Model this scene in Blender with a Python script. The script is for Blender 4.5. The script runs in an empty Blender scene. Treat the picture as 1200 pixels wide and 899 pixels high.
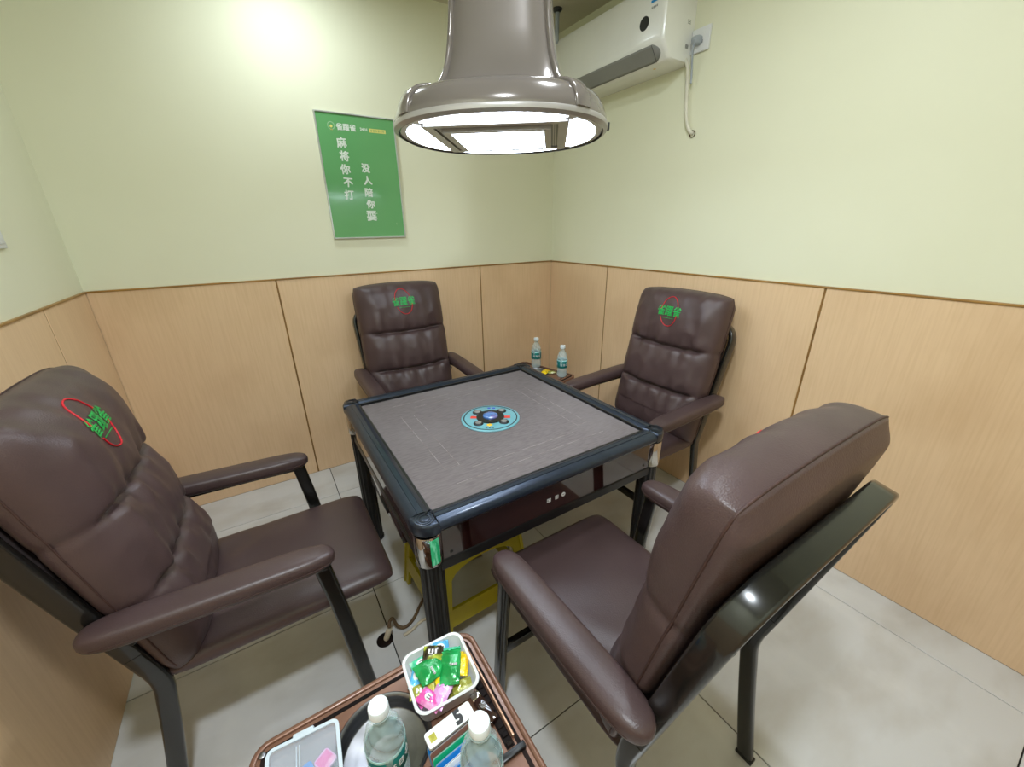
import bpy, bmesh, math, random
from mathutils import Vector, Matrix, noise
import numpy as np
random.seed(7)
S = bpy.context.scene
COL = S.collection
PI = math.pi

# ------------------------------------------------------------------ camera
YAW, PITCH, ROLL = 0.5561, 0.3736, -0.01517
CAM = Vector((-1.934, -2.516, 1.441))
fw = Vector((math.cos(PITCH)*math.sin(YAW), math.cos(PITCH)*math.cos(YAW), -math.sin(PITCH)))
rt = Vector((math.cos(YAW), -math.sin(YAW), 0)); up = rt.cross(fw)
r2 = math.cos(ROLL)*rt + math.sin(ROLL)*up
u2 = -math.sin(ROLL)*rt + math.cos(ROLL)*up
cd = bpy.data.cameras.new('camera'); cam = bpy.data.objects.new('camera', cd); COL.objects.link(cam)
cd.sensor_width = 36; cd.lens = 466.865*36/1200; cd.clip_start = 0.02
M = Matrix((r2, u2, -fw)).transposed().to_4x4(); M.translation = CAM
cam.matrix_world = M
S.camera = cam

# ------------------------------------------------------------------ world, exposure, lights
w = bpy.data.worlds.new('world'); S.world = w; w.use_nodes = True
w.node_tree.nodes['Background'].inputs[0].default_value = (0.9, 0.95, 1, 1)
w.node_tree.nodes['Background'].inputs[1].default_value = 0.05
S.view_settings.view_transform = 'Standard'; S.view_settings.look = 'None'
S.view_settings.gamma = 1; S.view_settings.use_curve_mapping = False
S.view_settings.exposure = 0.16
LAMP_E = 14.0          # pendant lamp panels
DOWN = [(-1.60, -0.42, 6.0, (.84, .94, 1)), (-0.95, -1.75, 9.5, (.86, .94, 1)), (-1.95, -2.45, 27, (.86, .94, 1))]
ROOM_W, ROOM_D, CEIL, WAIN = 2.586, 3.3, 2.572, 1.2
for (x, y, p, c) in DOWN:
    l = bpy.data.lights.new('downlight_lamp', 'AREA'); l.shape = 'DISK'; l.size = .17; l.energy = p; l.color = c
    o = bpy.data.objects.new('downlight_lamp', l); COL.objects.link(o); o.location = (x, y, CEIL-.022)

# ------------------------------------------------------------------ materials
def lin(c):
    return tuple(((v/255)/12.92 if v/255 <= .04045 else ((v/255+.055)/1.055)**2.4) for v in c)
MATS = {}
def mat(name, rgb, rough=.5, metal=0, spec=.5, coat=0, trans=0, ior=1.45, emit=0, alpha=1):
    m = bpy.data.materials.new(name); m.use_nodes = True
    b = m.node_tree.nodes['Principled BSDF']
    c = (*lin(rgb), 1)
    b.inputs['Base Color'].default_value = c; b.inputs['Roughness'].default_value = rough
    b.inputs['Metallic'].default_value = metal; b.inputs['Specular IOR Level'].default_value = spec
    b.inputs['Coat Weight'].default_value = coat; b.inputs['Coat Roughness'].default_value = .08
    b.inputs['Transmission Weight'].default_value = trans; b.inputs['IOR'].default_value = ior
    b.inputs['Alpha'].default_value = alpha
    if emit:
        b.inputs['Emission Color'].default_value = c; b.inputs['Emission Strength'].default_value = emit
    MATS[name] = m
    return m
def nodes(m):
    nt = m.node_tree; return nt, nt.nodes['Principled BSDF'], nt.nodes.new, nt.links.new
def mix_noise(m, rgb2, scale=(1, 1, 1), nscale=5, detail=4, lo=.4, hi=.65, fac=1.0, rough_var=0, bump=0, bump_scale=None, coords='Object', seed=0.0):
    nt, b, N, L = nodes(m)
    tc = N('ShaderNodeTexCoord'); mp = N('ShaderNodeMapping'); mp.inputs['Scale'].default_value = scale
    mp.inputs['Location'].default_value = (seed, seed*1.3, seed*.7)
    L(tc.outputs[coords], mp.inputs['Vector'])
    n = N('ShaderNodeTexNoise'); n.inputs['Scale'].default_value = nscale; n.inputs['Detail'].default_value = detail
    L(mp.outputs[0], n.inputs['Vector'])
    r = N('ShaderNodeMapRange'); r.inputs[1].default_value = lo; r.inputs[2].default_value = hi
    r.inputs[4].default_value = fac
    L(n.outputs['Fac'], r.inputs[0])
    mx = N('ShaderNodeMix'); mx.data_type = 'RGBA'
    src = b.inputs['Base Color'].links[0].from_socket if b.inputs['Base Color'].is_linked else None
    if src: L(src, mx.inputs['A'])
    else: mx.inputs['A'].default_value = b.inputs['Base Color'].default_value
    mx.inputs['B'].default_value = (*lin(rgb2), 1)
    L(r.outputs[0], mx.inputs['Factor']); L(mx.outputs['Result'], b.inputs['Base Color'])
    if bump: add_bump(m, bump, bump_scale or nscale, scale, coords)
    return m
def add_bump(m, strength, nscale, scale=(1, 1, 1), coords='Object', kind='noise', dist=.002):
    nt, b, N, L = nodes(m)
    tc = N('ShaderNodeTexCoord'); mp = N('ShaderNodeMapping'); mp.inputs['Scale'].default_value = scale
    L(tc.outputs[coords], mp.inputs['Vector'])
    if kind == 'voronoi':
        n = N('ShaderNodeTexVoronoi'); n.feature = 'SMOOTH_F1'; n.inputs['Scale'].default_value = nscale; out = n.outputs['Distance']
    else:
        n = N('ShaderNodeTexNoise'); n.inputs['Scale'].default_value = nscale; n.inputs['Detail'].default_value = 3; out = n.outputs['Fac']
    L(mp.outputs[0], n.inputs['Vector'])
    bp = N('ShaderNodeBump'); bp.inputs['Strength'].default_value = strength; bp.inputs['Distance'].default_value = dist
    L(out, bp.inputs['Height'])
    if b.inputs['Normal'].is_linked: L(b.inputs['Normal'].links[0].from_socket, bp.inputs['Normal'])
    L(bp.outputs[0], b.inputs['Normal'])

mat('paint', (232, 232, 206), .55); mix_noise(MATS['paint'], (226, 226, 198), nscale=1.5, fac=.5); add_bump(MATS['paint'], .05, 60)
mat('ceiling_paint', (206, 200, 178), .7); mix_noise(MATS['ceiling_paint'], (198, 192, 168), nscale=2)
def wood(name, scale, smudge_scale):
    mat(name, (230, 198, 160), .42)
    mix_noise(MATS[name], (218, 184, 144), scale=scale, nscale=22, detail=5, lo=.4, hi=.7, fac=.55)
    mix_noise(MATS[name], (190, 152, 112), scale=smudge_scale, nscale=2.2, detail=5, lo=.52, hi=.85, fac=.5, seed=3.1)
    add_bump(MATS[name], .06, 30, scale)
wood('wood_panel', (6, 6, .25), (1, 1, .9))
mat('groove', (146, 108, 54), .6); mix_noise(MATS['groove'], (122, 88, 44), nscale=8)
mat('trim_gold', (170, 128, 66), .4); mix_noise(MATS['trim_gold'], (140, 102, 50), nscale=6)
mat('tile', (208, 209, 209), .2, spec=.5)
mix_noise(MATS['tile'], (180, 174, 164), scale=(1, 2.4, 1), nscale=2.2, detail=9, lo=.45, hi=.75, fac=.75)
mix_noise(MATS['tile'], (222, 222, 220), scale=(1.6, 1, 1), nscale=4, detail=6, lo=.55, hi=.8, fac=.6, seed=5.5)
mat('grout', (48, 46, 42), .8); mix_noise(MATS['grout'], (36, 34, 32), nscale=20)
mat('leather', (79, 62, 62), .4, spec=.5)
mix_noise(MATS['leather'], (69, 53, 53), nscale=9, detail=5, lo=.4, hi=.7, fac=.7)
add_bump(MATS['leather'], .35, 420, kind='voronoi', dist=.0012); add_bump(MATS['leather'], .25, 14, dist=.004)
mat('leather_fine', (74, 58, 58), .36, spec=.5); mix_noise(MATS['leather_fine'], (65, 50, 50), nscale=7, fac=.6)
add_bump(MATS['leather_fine'], .3, 420, kind='voronoi', dist=.001)
mat('stitch', (58, 38, 35), .6); mix_noise(MATS['stitch'], (70, 46, 42), nscale=90)
mat('black_steel', (20, 20, 19), .22, spec=.5, coat=.4); mix_noise(MATS['black_steel'], (27, 26, 24), nscale=6)
mat('back_fabric', (74, 62, 62), .8); mix_noise(MATS['back_fabric'], (62, 50, 50), nscale=150)
mat('thread_red', (214, 34, 48), .5); mix_noise(MATS['thread_red'], (180, 24, 38), nscale=200)
mat('thread_green', (34, 178, 82), .5); mix_noise(MATS['thread_green'], (20, 140, 62), nscale=200)
mat('felt', (112, 104, 104), .95, spec=.1)
mix_noise(MATS['felt'], (98, 90, 90), scale=(2, 12, 1), nscale=14, detail=6, fac=.7)
mix_noise(MATS['felt'], (124, 117, 117), nscale=3, detail=6, lo=.5, hi=.8, fac=.6, seed=2.2)
add_bump(MATS['felt'], .3, 500, dist=.001)
mat('felt_line', (150, 142, 138), .95, spec=.1); mix_noise(MATS['felt_line'], (116, 104, 102), nscale=30, lo=.45, hi=.6)
mat('rim_plastic', (50, 58, 72), .3, metal=.6, coat=.15); mix_noise(MATS['rim_plastic'], (44, 51, 64), scale=(1, 1, 1), nscale=25, fac=.6)
mat('black_plastic', (18, 19, 20), .35); mix_noise(MATS['black_plastic'], (26, 26, 27), nscale=10)
mat('gloss_brown', (44, 20, 18), .05, spec=.8, coat=.7); mix_noise(MATS['gloss_brown'], (36, 16, 15), nscale=4)
mat('rose_metal', (190, 160, 140), .2, metal=1); mix_noise(MATS['rose_metal'], (170, 140, 122), nscale=12)
mat('chrome', (206, 204, 202), .06, metal=1); mix_noise(MATS['chrome'], (190, 188, 186), nscale=8)
mat('green_film', (40, 190, 130), .15, coat=.5); mix_noise(MATS['green_film'], (120, 230, 190), scale=(6, 6, 1), nscale=18, lo=.5, hi=.6)
mat('disc_cyan', (108, 164, 174), .3, coat=.2); mix_noise(MATS['disc_cyan'], (100, 156, 166), nscale=10)
mat('dome_blue', (70, 110, 170), .08, coat=.8); mix_noise(MATS['dome_blue'], (130, 110, 160), nscale=30, lo=.5, hi=.7)
mat('mark_red', (222, 66, 50), .4); mix_noise(MATS['mark_red'], (205, 54, 42), nscale=30)
mat('mark_yellow', (236, 190, 60), .4); mix_noise(MATS['mark_yellow'], (224, 176, 46), nscale=30)
mat('mark_blue', (60, 80, 190), .4); mix_noise(MATS['mark_blue'], (50, 70, 175), nscale=30)
mat('white_mark', (225, 225, 225), .5); mix_noise(MATS['white_mark'], (210, 210, 212), nscale=30)
mat('dark_mark', (30, 30, 32), .4); mix_noise(MATS['dark_mark'], (42, 42, 44), nscale=30)
mat('lamp_taupe', (124, 117, 113), .16, metal=.3, coat=.5); mix_noise(MATS['lamp_taupe'], (116, 109, 105), nscale=3, fac=.6)
mat('lamp_silver', (176, 172, 170), .3, metal=.3); mix_noise(MATS['lamp_silver'], (166, 162, 160), nscale=5)
mat('lamp_glow', (226, 240, 255), .4, emit=LAMP_E)
mat('ac_white', (236, 236, 230), .25, coat=.2); mix_noise(MATS['ac_white'], (230, 230, 224), nscale=4)
mat('ac_gray', (138, 138, 134), .3); mix_noise(MATS['ac_gray'], (130, 130, 127), nscale=6)
mat('ac_dark', (40, 42, 42), .3); mix_noise(MATS['ac_dark'], (48, 50, 50), nscale=12)
mat('white_plastic', (232, 234, 234), .35); mix_noise(MATS['white_plastic'], (224, 226, 227), nscale=8)
mat('gray_plastic', (168, 176, 184), .35); mix_noise(MATS['gray_plastic'], (158, 166, 175), nscale=9)
mat('cream_hose', (226, 222, 206), .45); mix_noise(MATS['cream_hose'], (214, 210, 192), nscale=20)
mat('sticker_blue', (40, 150, 220), .4); mix_noise(MATS['sticker_blue'], (34, 138, 206), nscale=20)
mat('poster_green', (106, 172, 110), .18, coat=.5); mix_noise(MATS['poster_green'], (98, 164, 102), nscale=2, fac=.7)
mat('poster_white', (226, 236, 226), .4); mix_noise(MATS['poster_white'], (214, 226, 214), nscale=30)
mat('poster_pale', (150, 196, 150), .4); mix_noise(MATS['poster_pale'], (160, 200, 158), nscale=30)
mat('poster_yellow', (232, 222, 130), .4); mix_noise(MATS['poster_yellow'], (222, 210, 116), nscale=30)
mat('alu_frame', (206, 210, 206), .3, metal=.6); mix_noise(MATS['alu_frame'], (192, 196, 192), nscale=12)
mat('cart_brown', (128, 92, 74), .32, metal=.25, coat=.2); mix_noise(MATS['cart_brown'], (116, 82, 66), nscale=12, fac=.8)
mat('cart_copper', (206, 164, 140), .25, metal=.6); mix_noise(MATS['cart_copper'], (190, 146, 122), nscale=14)
mat('cart_dark', (20, 15, 14), .6, spec=.1); mix_noise(MATS['cart_dark'], (38, 28, 26), nscale=14)
mat('steel', (132, 132, 135), .34, metal=1); mix_noise(MATS['steel'], (116, 116, 119), scale=(1, 1, 8), nscale=20)
mat('clear_pet', (214, 238, 242), .06, alpha=.33, ior=1.4, spec=.8); add_bump(MATS['clear_pet'], .1, 30)
mat('water_label', (12, 116, 114), .35); mix_noise(MATS['water_label'], (8, 102, 102), nscale=16)
mat('label_pale', (190, 236, 238), .35); mix_noise(MATS['label_pale'], (170, 226, 230), nscale=16)
mat('cap_white', (234, 242, 246), .4); mix_noise(MATS['cap_white'], (224, 234, 240), nscale=20)
mat('clear_box', (214, 226, 240), .2, alpha=.3); add_bump(MATS['clear_box'], .1, 40)
mat('box_edge', (214, 226, 236), .3, alpha=.8); add_bump(MATS['box_edge'], .1, 40)
mat('stool_yellow', (182, 172, 30), .42); mix_noise(MATS['stool_yellow'], (166, 156, 24), nscale=8)
mat('cable_white', (214, 204, 180), .5); mix_noise(MATS['cable_white'], (196, 186, 160), nscale=20)
mat('cable_brown', (104, 84, 58), .6); mix_noise(MATS['cable_brown'], (86, 66, 46), nscale=30)
def wrapper(name, rgb, rgb2, rough=.25):
    mat(name, rgb, rough, metal=.15, coat=.4); mix_noise(MATS[name], rgb2, nscale=38, detail=2, lo=.5, hi=.62, fac=.8, coords='Object')
    add_bump(MATS[name], .6, 90, dist=.003)
wrapper('wrap_green', (16, 140, 66), (34, 172, 92)); wrapper('wrap_blue', (88, 178, 226), (210, 238, 250))
wrapper('wrap_pink', (232, 92, 176), (250, 190, 226)); wrapper('wrap_lilac', (226, 160, 220), (240, 200, 238))
wrapper('wrap_yellow', (238, 204, 24), (226, 176, 14)); wrapper('wrap_dark', (52, 44, 26), (190, 206, 70))
wrapper('wrap_teal', (70, 196, 150), (196, 240, 220)); wrapper('wrap_lime', (150, 150, 60), (222, 222, 180))
wrapper('wrap_olive', (176, 170, 70), (120, 116, 40))
for n, c in dict(card_blue=(30, 130, 214), card_brown=(134, 94, 84), card_green=(24, 170, 120), card_white=(232, 236, 240), card_gray=(150, 156, 160)).items():
    mat(n, c, .35); mix_noise(MATS[n], tuple(int(v*.92) for v in c), nscale=20)

# ------------------------------------------------------------------ helpers
def link(name, me, m=None, parent=None, loc=None, smooth=False):
    o = bpy.data.objects.new(name, me); COL.objects.link(o)
    if m: me.materials.append(MATS[m])
    if parent: o.parent = parent
    if loc is not None: o.location = loc
    if smooth:
        for p in me.polygons: p.use_smooth = True
    return o
def frombm(bm, name):
    me = bpy.data.meshes.new(name); bmesh.ops.recalc_face_normals(bm, faces=bm.faces[:]); bm.to_mesh(me); bm.free(); return me
def box_me(name, lo, hi, bev=0, seg=2):
    bm = bmesh.new()
    bmesh.ops.create_cube(bm, size=1, matrix=Matrix.Translation((Vector(lo)+Vector(hi))/2) @ Matrix.Diagonal((*(Vector(hi)-Vector(lo)), 1)))
    if bev: bmesh.ops.bevel(bm, geom=bm.edges[:], offset=bev, segments=seg, affect='EDGES', profile=.5)
    return frombm(bm, name)
def sharp(o, ang=40):
    for p in o.data.polygons: p.use_smooth = True
    o.data.set_sharp_from_angle(angle=math.radians(ang))
    return o
def box(name, lo, hi, m, parent=None, bev=0, seg=2, loc=None, smooth=True):
    o = link(name, box_me(name, lo, hi, bev, seg), m, parent, loc)
    if bev and smooth: sharp(o, 35)
    return o
def lathe_me(name, prof, n=32, axis_off=(0, 0, 0)):
    vs, fs = [], []; k = len(prof)
    for i in range(n):
        a = 2*PI*i/n
        for (r, z) in prof: vs.append((axis_off[0]+r*math.cos(a), axis_off[1]+r*math.sin(a), axis_off[2]+z))
    for i in range(n):
        j = (i+1) % n
        for q in range(k-1): fs.append((i*k+q, j*k+q, j*k+q+1, i*k+q+1))
    me = bpy.data.meshes.new(name); me.from_pydata(vs, [], fs)
    bm = bmesh.new(); bm.from_mesh(me); bmesh.ops.remove_doubles(bm, verts=bm.verts[:], dist=1e-6)
    bmesh.ops.recalc_face_normals(bm, faces=bm.faces[:]); bm.to_mesh(me); bm.free()
    return me
def lathe(name, prof, m, parent=None, n=32, loc=None, ang=40):
    return sharp(link(name, lathe_me(name, prof, n), m, parent, loc), ang)
def sweep_me(name, path, sec, ref, closed=False, scale=None):
    """sweep 2D section (p along side, q along ref) on path; ref = fixed vector roughly perpendicular to path"""
    P = [Vector(p) for p in path]; ref = Vector(ref).normalized(); vs = []; fs = []; k = len(sec); n = len(P)
    for i, p in enumerate(P):
        a = P[(i-1) % n] if (closed or i > 0) else P[i]; b = P[(i+1) % n] if (closed or i < n-1) else P[i]
        t = (b-a).normalized(); s = t.cross(ref).normalized(); q = s.cross(t).normalized()
        m_ = 1.0
        if 0 < i < n-1 or closed:
            d1 = (P[i]-a).normalized(); c = max(.3, t.dot(d1)); m_ = 1/c
        sc = scale[i] if scale else (1, 1)
        for (u, v) in sec: vs.append(p + s*u*m_*sc[0] + q*v*sc[1])
    for i in range(n if closed else n-1):
        j = (i+1) % n
        for e in range(k): f = (e+1) % k; fs.append((i*k+e, i*k+f, j*k+f, j*k+e))
    if not closed: fs.append(tuple(range(k))[::-1]); fs.append(tuple((n-1)*k+e for e in range(k)))
    me = bpy.data.meshes.new(name); me.from_pydata(vs, [], fs)
    bm = bmesh.new(); bm.from_mesh(me); bmesh.ops.recalc_face_normals(bm, faces=bm.faces[:]); bm.to_mesh(me); bm.free()
    return me
def sweep(name, path, sec, ref, m, parent=None, closed=False, scale=None, ang=45, loc=None):
    return sharp(link(name, sweep_me(name, path, sec, ref, closed, scale), m, parent, loc), ang)
def circ(r, n=10): return [(r*math.cos(2*PI*i/n), r*math.sin(2*PI*i/n)) for i in range(n)]
def rrect(w, h, r, n=4):
    out = []
    for (cx, cy, a0) in ((w/2-r, h/2-r, 0), (-w/2+r, h/2-r, PI/2), (-w/2+r, -h/2+r, PI), (w/2-r, -h/2+r, 3*PI/2)):
        for i in range(n+1): a = a0+PI/2*i/n; out.append((cx+r*math.cos(a), cy+r*math.sin(a)))
    return out
def tube(name, path, r, m, parent=None, n=10, ref=(0.13, 0.2, .97), loc=None): return sweep(name, path, circ(r, n), ref, m, parent, ang=80, loc=loc)
def spline(pts, n=8):
    P = [Vector(p) for p in pts]; out = []
    for i in range(len(P)-1):
        p0 = P[max(i-1, 0)]; p1 = P[i]; p2 = P[i+1]; p3 = P[min(i+2, len(P)-1)]
        for j in range(n):
            t = j/n
            out.append(.5*((2*p1)+(-p0+p2)*t+(2*p0-5*p1+4*p2-p3)*t*t+(-p0+3*p1-3*p2+p3)*t**3))
    return out+[P[-1]]
def prism_me(name, poly, z0, z1, bev=0):
    bm = bmesh.new(); vs = [bm.verts.new((x, y, z0)) for x, y in poly]; f = bm.faces.new(vs)
    r = bmesh.ops.extrude_face_region(bm, geom=[f]); bmesh.ops.translate(bm, verts=[v for v in r['geom'] if isinstance(v, bmesh.types.BMVert)], vec=(0, 0, z1-z0))
    if bev:
        bmesh.ops.recalc_face_normals(bm, faces=bm.faces[:])
        es = [e for e in bm.edges if abs(e.verts[0].co.z-e.verts[1].co.z) < 1e-6]
        bmesh.ops.bevel(bm, geom=es, offset=bev, segments=3, affect='EDGES', profile=.5)
    return frombm(bm, name)
def prism(name, poly, z0, z1, m, parent=None, bev=0, loc=None, ang=40): return sharp(link(name, prism_me(name, poly, z0, z1, bev), m, parent, loc), ang)
def text_me(s, size, off=0.0, extrude=0.0):
    if off > 0:   # heavier strokes: the glyphs joined with slightly shifted copies of themselves
        base = text_me(s, size, 0, extrude); bm = bmesh.new()
        for k, (dx, dy) in enumerate(((0, 0), (off, off), (-off, off), (off, -off), (-off, -off))):
            c = base.copy(); c.transform(Matrix.Translation((dx, dy, k*1e-5))); bm.from_mesh(c); bpy.data.meshes.remove(c)
        me = bpy.data.meshes.new('t'); bm.to_mesh(me); bm.free(); bpy.data.meshes.remove(base)
        return me
    cu = bpy.data.curves.new('t', 'FONT'); cu.body = s; cu.size = size; cu.align_x = 'CENTER'; cu.align_y = 'CENTER'; 
    cu.extrude = extrude; cu.resolution_u = 2
    o = bpy.data.objects.new('t', cu); COL.objects.link(o)
    dg = bpy.context.evaluated_depsgraph_get(); me = bpy.data.meshes.new_from_object(o.evaluated_get(dg))
    bpy.data.objects.remove(o); bpy.data.curves.remove(cu)
    me.materials.clear()
    return me
def strokes_me(n, size, seed=1):
    """lettering too blurred to read in the photograph: a row of n clusters of plain pen strokes"""
    rnd = random.Random(seed); bm = bmesh.new(); t = size*.05
    for k in range(n):
        cx = (k-(n-1)/2)*size
        for q in range(3):
            y = size*(-.34+.34*q)+rnd.uniform(-.05, .05)*size; l = size*rnd.uniform(.24, .42)
            bmesh.ops.create_cube(bm, size=1, matrix=Matrix.Translation((cx, y, 0)) @ Matrix.Diagonal((2*l, 2*t, .0003, 1)))
        for q in range(2):
            x = cx+size*(-.2+.4*q)+rnd.uniform(-.06, .06)*size; l = size*rnd.uniform(.25, .42)
            bmesh.ops.create_cube(bm, size=1, matrix=Matrix.Translation((x, rnd.uniform(-.06, .06)*size, .00005)) @ Matrix.Diagonal((2*t, 2*l, .0003, 1)))
    return frombm(bm, 'strokes')
def strokes(name, n, size, m, parent, mtx, seed=1):
    me = strokes_me(n, size, seed); me.transform(mtx); return link(name, me, m, parent)
def text(name, s, size, m, parent, mtx, off=0.0, extrude=.0003):
    me = text_me(s, size, off, extrude); me.transform(mtx)
    return link(name, me, m, parent)
def thing(name, label, cat, loc=(0, 0, 0), rz=0, group=None):
    o = bpy.data.objects.new(name, None); COL.objects.link(o); o.location = loc; o.rotation_euler = (0, 0, rz); o.empty_display_size = .1
    return tag(o, label, cat, group)
def tag(o, label, cat, group=None):
    o['label'] = label; o['category'] = cat
    if group: o['group'] = group
    return o
def copy_tree(o, parent=None, label=None):
    c = o.copy(); COL.objects.link(c)
    if parent: c.parent = parent
    if label: c['label'] = label
    for ch in list(o.children): copy_tree(ch, c)
    return c
def struct(o): o['kind'] = 'structure'; return o

# ------------------------------------------------------------------ room shell
T = .1
fl = struct(box('floor', (-ROOM_W-T, -ROOM_D-T, -.08), (T, T, -.006), 'grout'))
fl['label'] = 'pale marbled tile floor with thin dark joints'
xs = [-ROOM_W]+[v for v in (-2.577, -1.777, -.979, -.177) if v > -ROOM_W+.05]+[0]
ys = [-ROOM_D, -2.715, -1.915, -1.116, -.317, 0]
g = .0019
for i in range(len(xs)-1):
    for j in range(len(ys)-1):
        o = box('floor_tile', (xs[i]+g-(xs[i]+xs[i+1])/2, ys[j]+g-(ys[j]+ys[j+1])/2, -.006), (xs[i+1]-g-(xs[i]+xs[i+1])/2, ys[j+1]-g-(ys[j]+ys[j+1])/2, 0), 'tile', fl, bev=.0006, seg=1,
                loc=((xs[i]+xs[i+1])/2, (ys[j]+ys[j+1])/2, 0))
ce = struct(box('ceiling', (-ROOM_W-T, -ROOM_D-T, CEIL), (T, T, CEIL+.08), 'ceiling_paint')); ce['label'] = 'plain cream ceiling above the pendant lamp'
walls = {}
def wall(side, lo, hi, lab):
    o = struct(box('wall_'+side, lo, hi, 'paint')); o['label'] = lab; walls[side] = o; return o
wall('back', (-ROOM_W, 0, 0), (0, T, CEIL), 'pale cream wall with wood wainscot behind the green poster')
wall('right', (0, -ROOM_D, 0), (T, T, CEIL), 'pale cream wall with wood wainscot carrying the air conditioner')
wall('left', (-ROOM_W-T, -ROOM_D, 0), (-ROOM_W, T, CEIL), 'pale cream wall with wood wainscot behind the leftmost armchair')
wall('front', (-ROOM_W, -ROOM_D-T, 0), (0, -ROOM_D, CEIL), 'pale cream wall behind the viewer')
PT = .0065
def panels(side, edges):
    wl = walls[side]
    for a, b in zip(edges[:-1], edges[1:]):
        a2 = a+(.0042 if a != edges[0] else 0); b2 = b-(.0042 if b != edges[-1] else 0)
        if side == 'back': lo, hi = (a2, -PT, .002), (b2, -.001, WAIN-.004)
        elif side == 'front': lo, hi = (a2, -ROOM_D+.001, .002), (b2, -ROOM_D+PT, WAIN-.004)
        elif side == 'right': lo, hi = (-PT, a2, .002), (-.001, b2, WAIN-.004)
        else: lo, hi = (-ROOM_W+.001, a2, .002), (-ROOM_W+PT, b2, WAIN-.004)
        box('wall_panel', lo, hi, 'wood_panel', wl, bev=.0012, seg=1)
    e0, e1 = edges[0], edges[-1]
    if side == 'back': box('panel_backing', (e0, -.0045, 0), (e1, 0, WAIN-.002), 'groove', wl)
    elif side == 'front': box('panel_backing', (e0, -ROOM_D, 0), (e1, -ROOM_D+.0045, WAIN-.002), 'groove', wl)
    elif side == 'right': box('panel_backing', (-.0045, e0, 0), (0, e1, WAIN-.002), 'groove', wl)
    else: box('panel_backing', (-ROOM_W, e0, 0), (-ROOM_W+.0045, e1, WAIN-.002), 'groove', wl)
panels('back', [-ROOM_W+PT, -1.843, -.617, -PT]); panels('right', [-ROOM_D+PT, -3.02, -1.808, -.596, -PT])
panels('left', [-ROOM_D+PT, -2.9, -1.69, -.477, -PT]); panels('front', [-ROOM_W+PT, -1.36, -PT])
for k, (lo, hi, lab) in enumerate([((-ROOM_W+.011, -.011, WAIN-.004), (-.011, 0, WAIN+.004), 'thin gold trim capping the wainscot under the poster'),
                 ((-.011, -ROOM_D, WAIN-.004), (0, 0, WAIN+.004), 'thin gold trim capping the wainscot under the air conditioner'),
                 ((-ROOM_W, -ROOM_D, WAIN-.004), (-ROOM_W+.011, 0, WAIN+.004), 'thin gold trim capping the wainscot on the left wall')]):
    o = struct(box('trim_%d' % (k+1), lo, hi, 'trim_gold', bev=.002)); o['label'] = lab
for k, (x, y, p, c) in enumerate(DOWN):
    d = thing('ceiling_downlight', ['round white recessed downlight in the ceiling nearest the poster wall', 'round white recessed downlight in the ceiling right of the pendant lamp', 'round white recessed downlight in the ceiling above the viewer'][k], 'downlight', (x, y, CEIL), group='ceiling downlights')
    lathe('bezel', [(.09, 0), (.115, 0), (.112, -.008), (.095, -.014), (.09, -.012), (.09, 0)], 'white_plastic', d)
    lathe('diffuser', [(0, -.008), (.09, -.008), (.09, -.002), (0, -.002)], 'white_plastic', d)

# ------------------------------------------------------------------ mahjong table
TX, TY, TZ, TH = -1.246, -1.240, .742, .483
tb = thing('mahjong_table', 'square automatic mahjong table with grey felt top and dark metallic rim', 'table', (TX, TY, 0))
def rotz(o, a): o.rotation_euler = (0, 0, a); return o
# rim cross-section: u = distance inwards from outer edge, z
RW = .068
rim_prof = [(.012, -.0375), (.004, -.031), (.0, -.023), (.001, -.016), (.005, -.010), (.012, -.005), (.020, -.0018), (.0275, -.0003), (.028, -.0018), (.0295, -.0018), (.030, 0), (.044, -.0003), (.0445, -.002), (.046, -.002), (.0465, -.001), (.056, -.0045), (.061, -.008), (.062, -.018), (.068, -.018), (.068, -.042), (.024, -.040)]
CAPL = .066
def rim_side_me():
    vs = []; fs = []; k = len(rim_prof)
    for x in (-TH+CAPL, TH-CAPL):
        for (u, z) in rim_prof: vs.append((x, -TH+u, TZ+z))
    for e in range(k): f = (e+1) % k; fs.append((e, f, k+f, k+e))
    fs += [tuple(range(k)), tuple(range(k, 2*k))[::-1]]
    me = bpy.data.meshes.new('rim_side'); me.from_pydata(vs, [], fs)
    bm = bmesh.new(); bm.from_mesh(me); bmesh.ops.recalc_face_normals(bm, faces=bm.faces[:]); bm.to_mesh(me); bm.free(); return me
rme = rim_side_me(); rme.materials.append(MATS['rim_plastic'])
lip = box_me('inner_lip', (-TH+RW-.008, -TH+RW-.009, TZ-.030), (TH-RW+.008, -TH+RW, TZ-.0075)); lip.materials.append(MATS['black_plastic'])
apr = box_me('apron_panel', (-TH+.055, -TH+.022, .597), (TH-.055, -TH+.034, .699), .002, 1); apr.materials.append(MATS['gloss_brown'])
aps = box_me('apron_strip', (-TH+.05, -TH+.02, .562), (TH-.05, -TH+.045, .5965), .004, 2); aps.materials.append(MATS['black_plastic'])
ape = box_me('apron_edge', (TH-.058, -TH+.019, .588), (TH-.052, -TH+.03, .697), .002, 1); ape.materials.append(MATS['rose_metal'])
rs = .052
def corner_poly(): # rounded outer corner, cut octagonal inside
    pts = []
    for i in range(9):
        a = PI+PI/2*i/8; pts.append((-TH+rs+rs*math.cos(a), -TH+rs+rs*math.sin(a)))
    pts += [(-TH+CAPL-.0006, -TH), (-TH+CAPL-.0006, -TH+.055), (-TH+.070, -TH+.062), (-TH+.070, -TH+.070), (-TH+.062, -TH+.070), (-TH+.055, -TH+CAPL-.0006), (-TH, -TH+CAPL-.0006)]
    return pts
cap = prism_me('corner_cap', corner_poly(), TZ-.039, TZ+.0004, .009); cap.materials.append(MATS['rim_plastic'])
ccx = -TH+.037
rings = []
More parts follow.
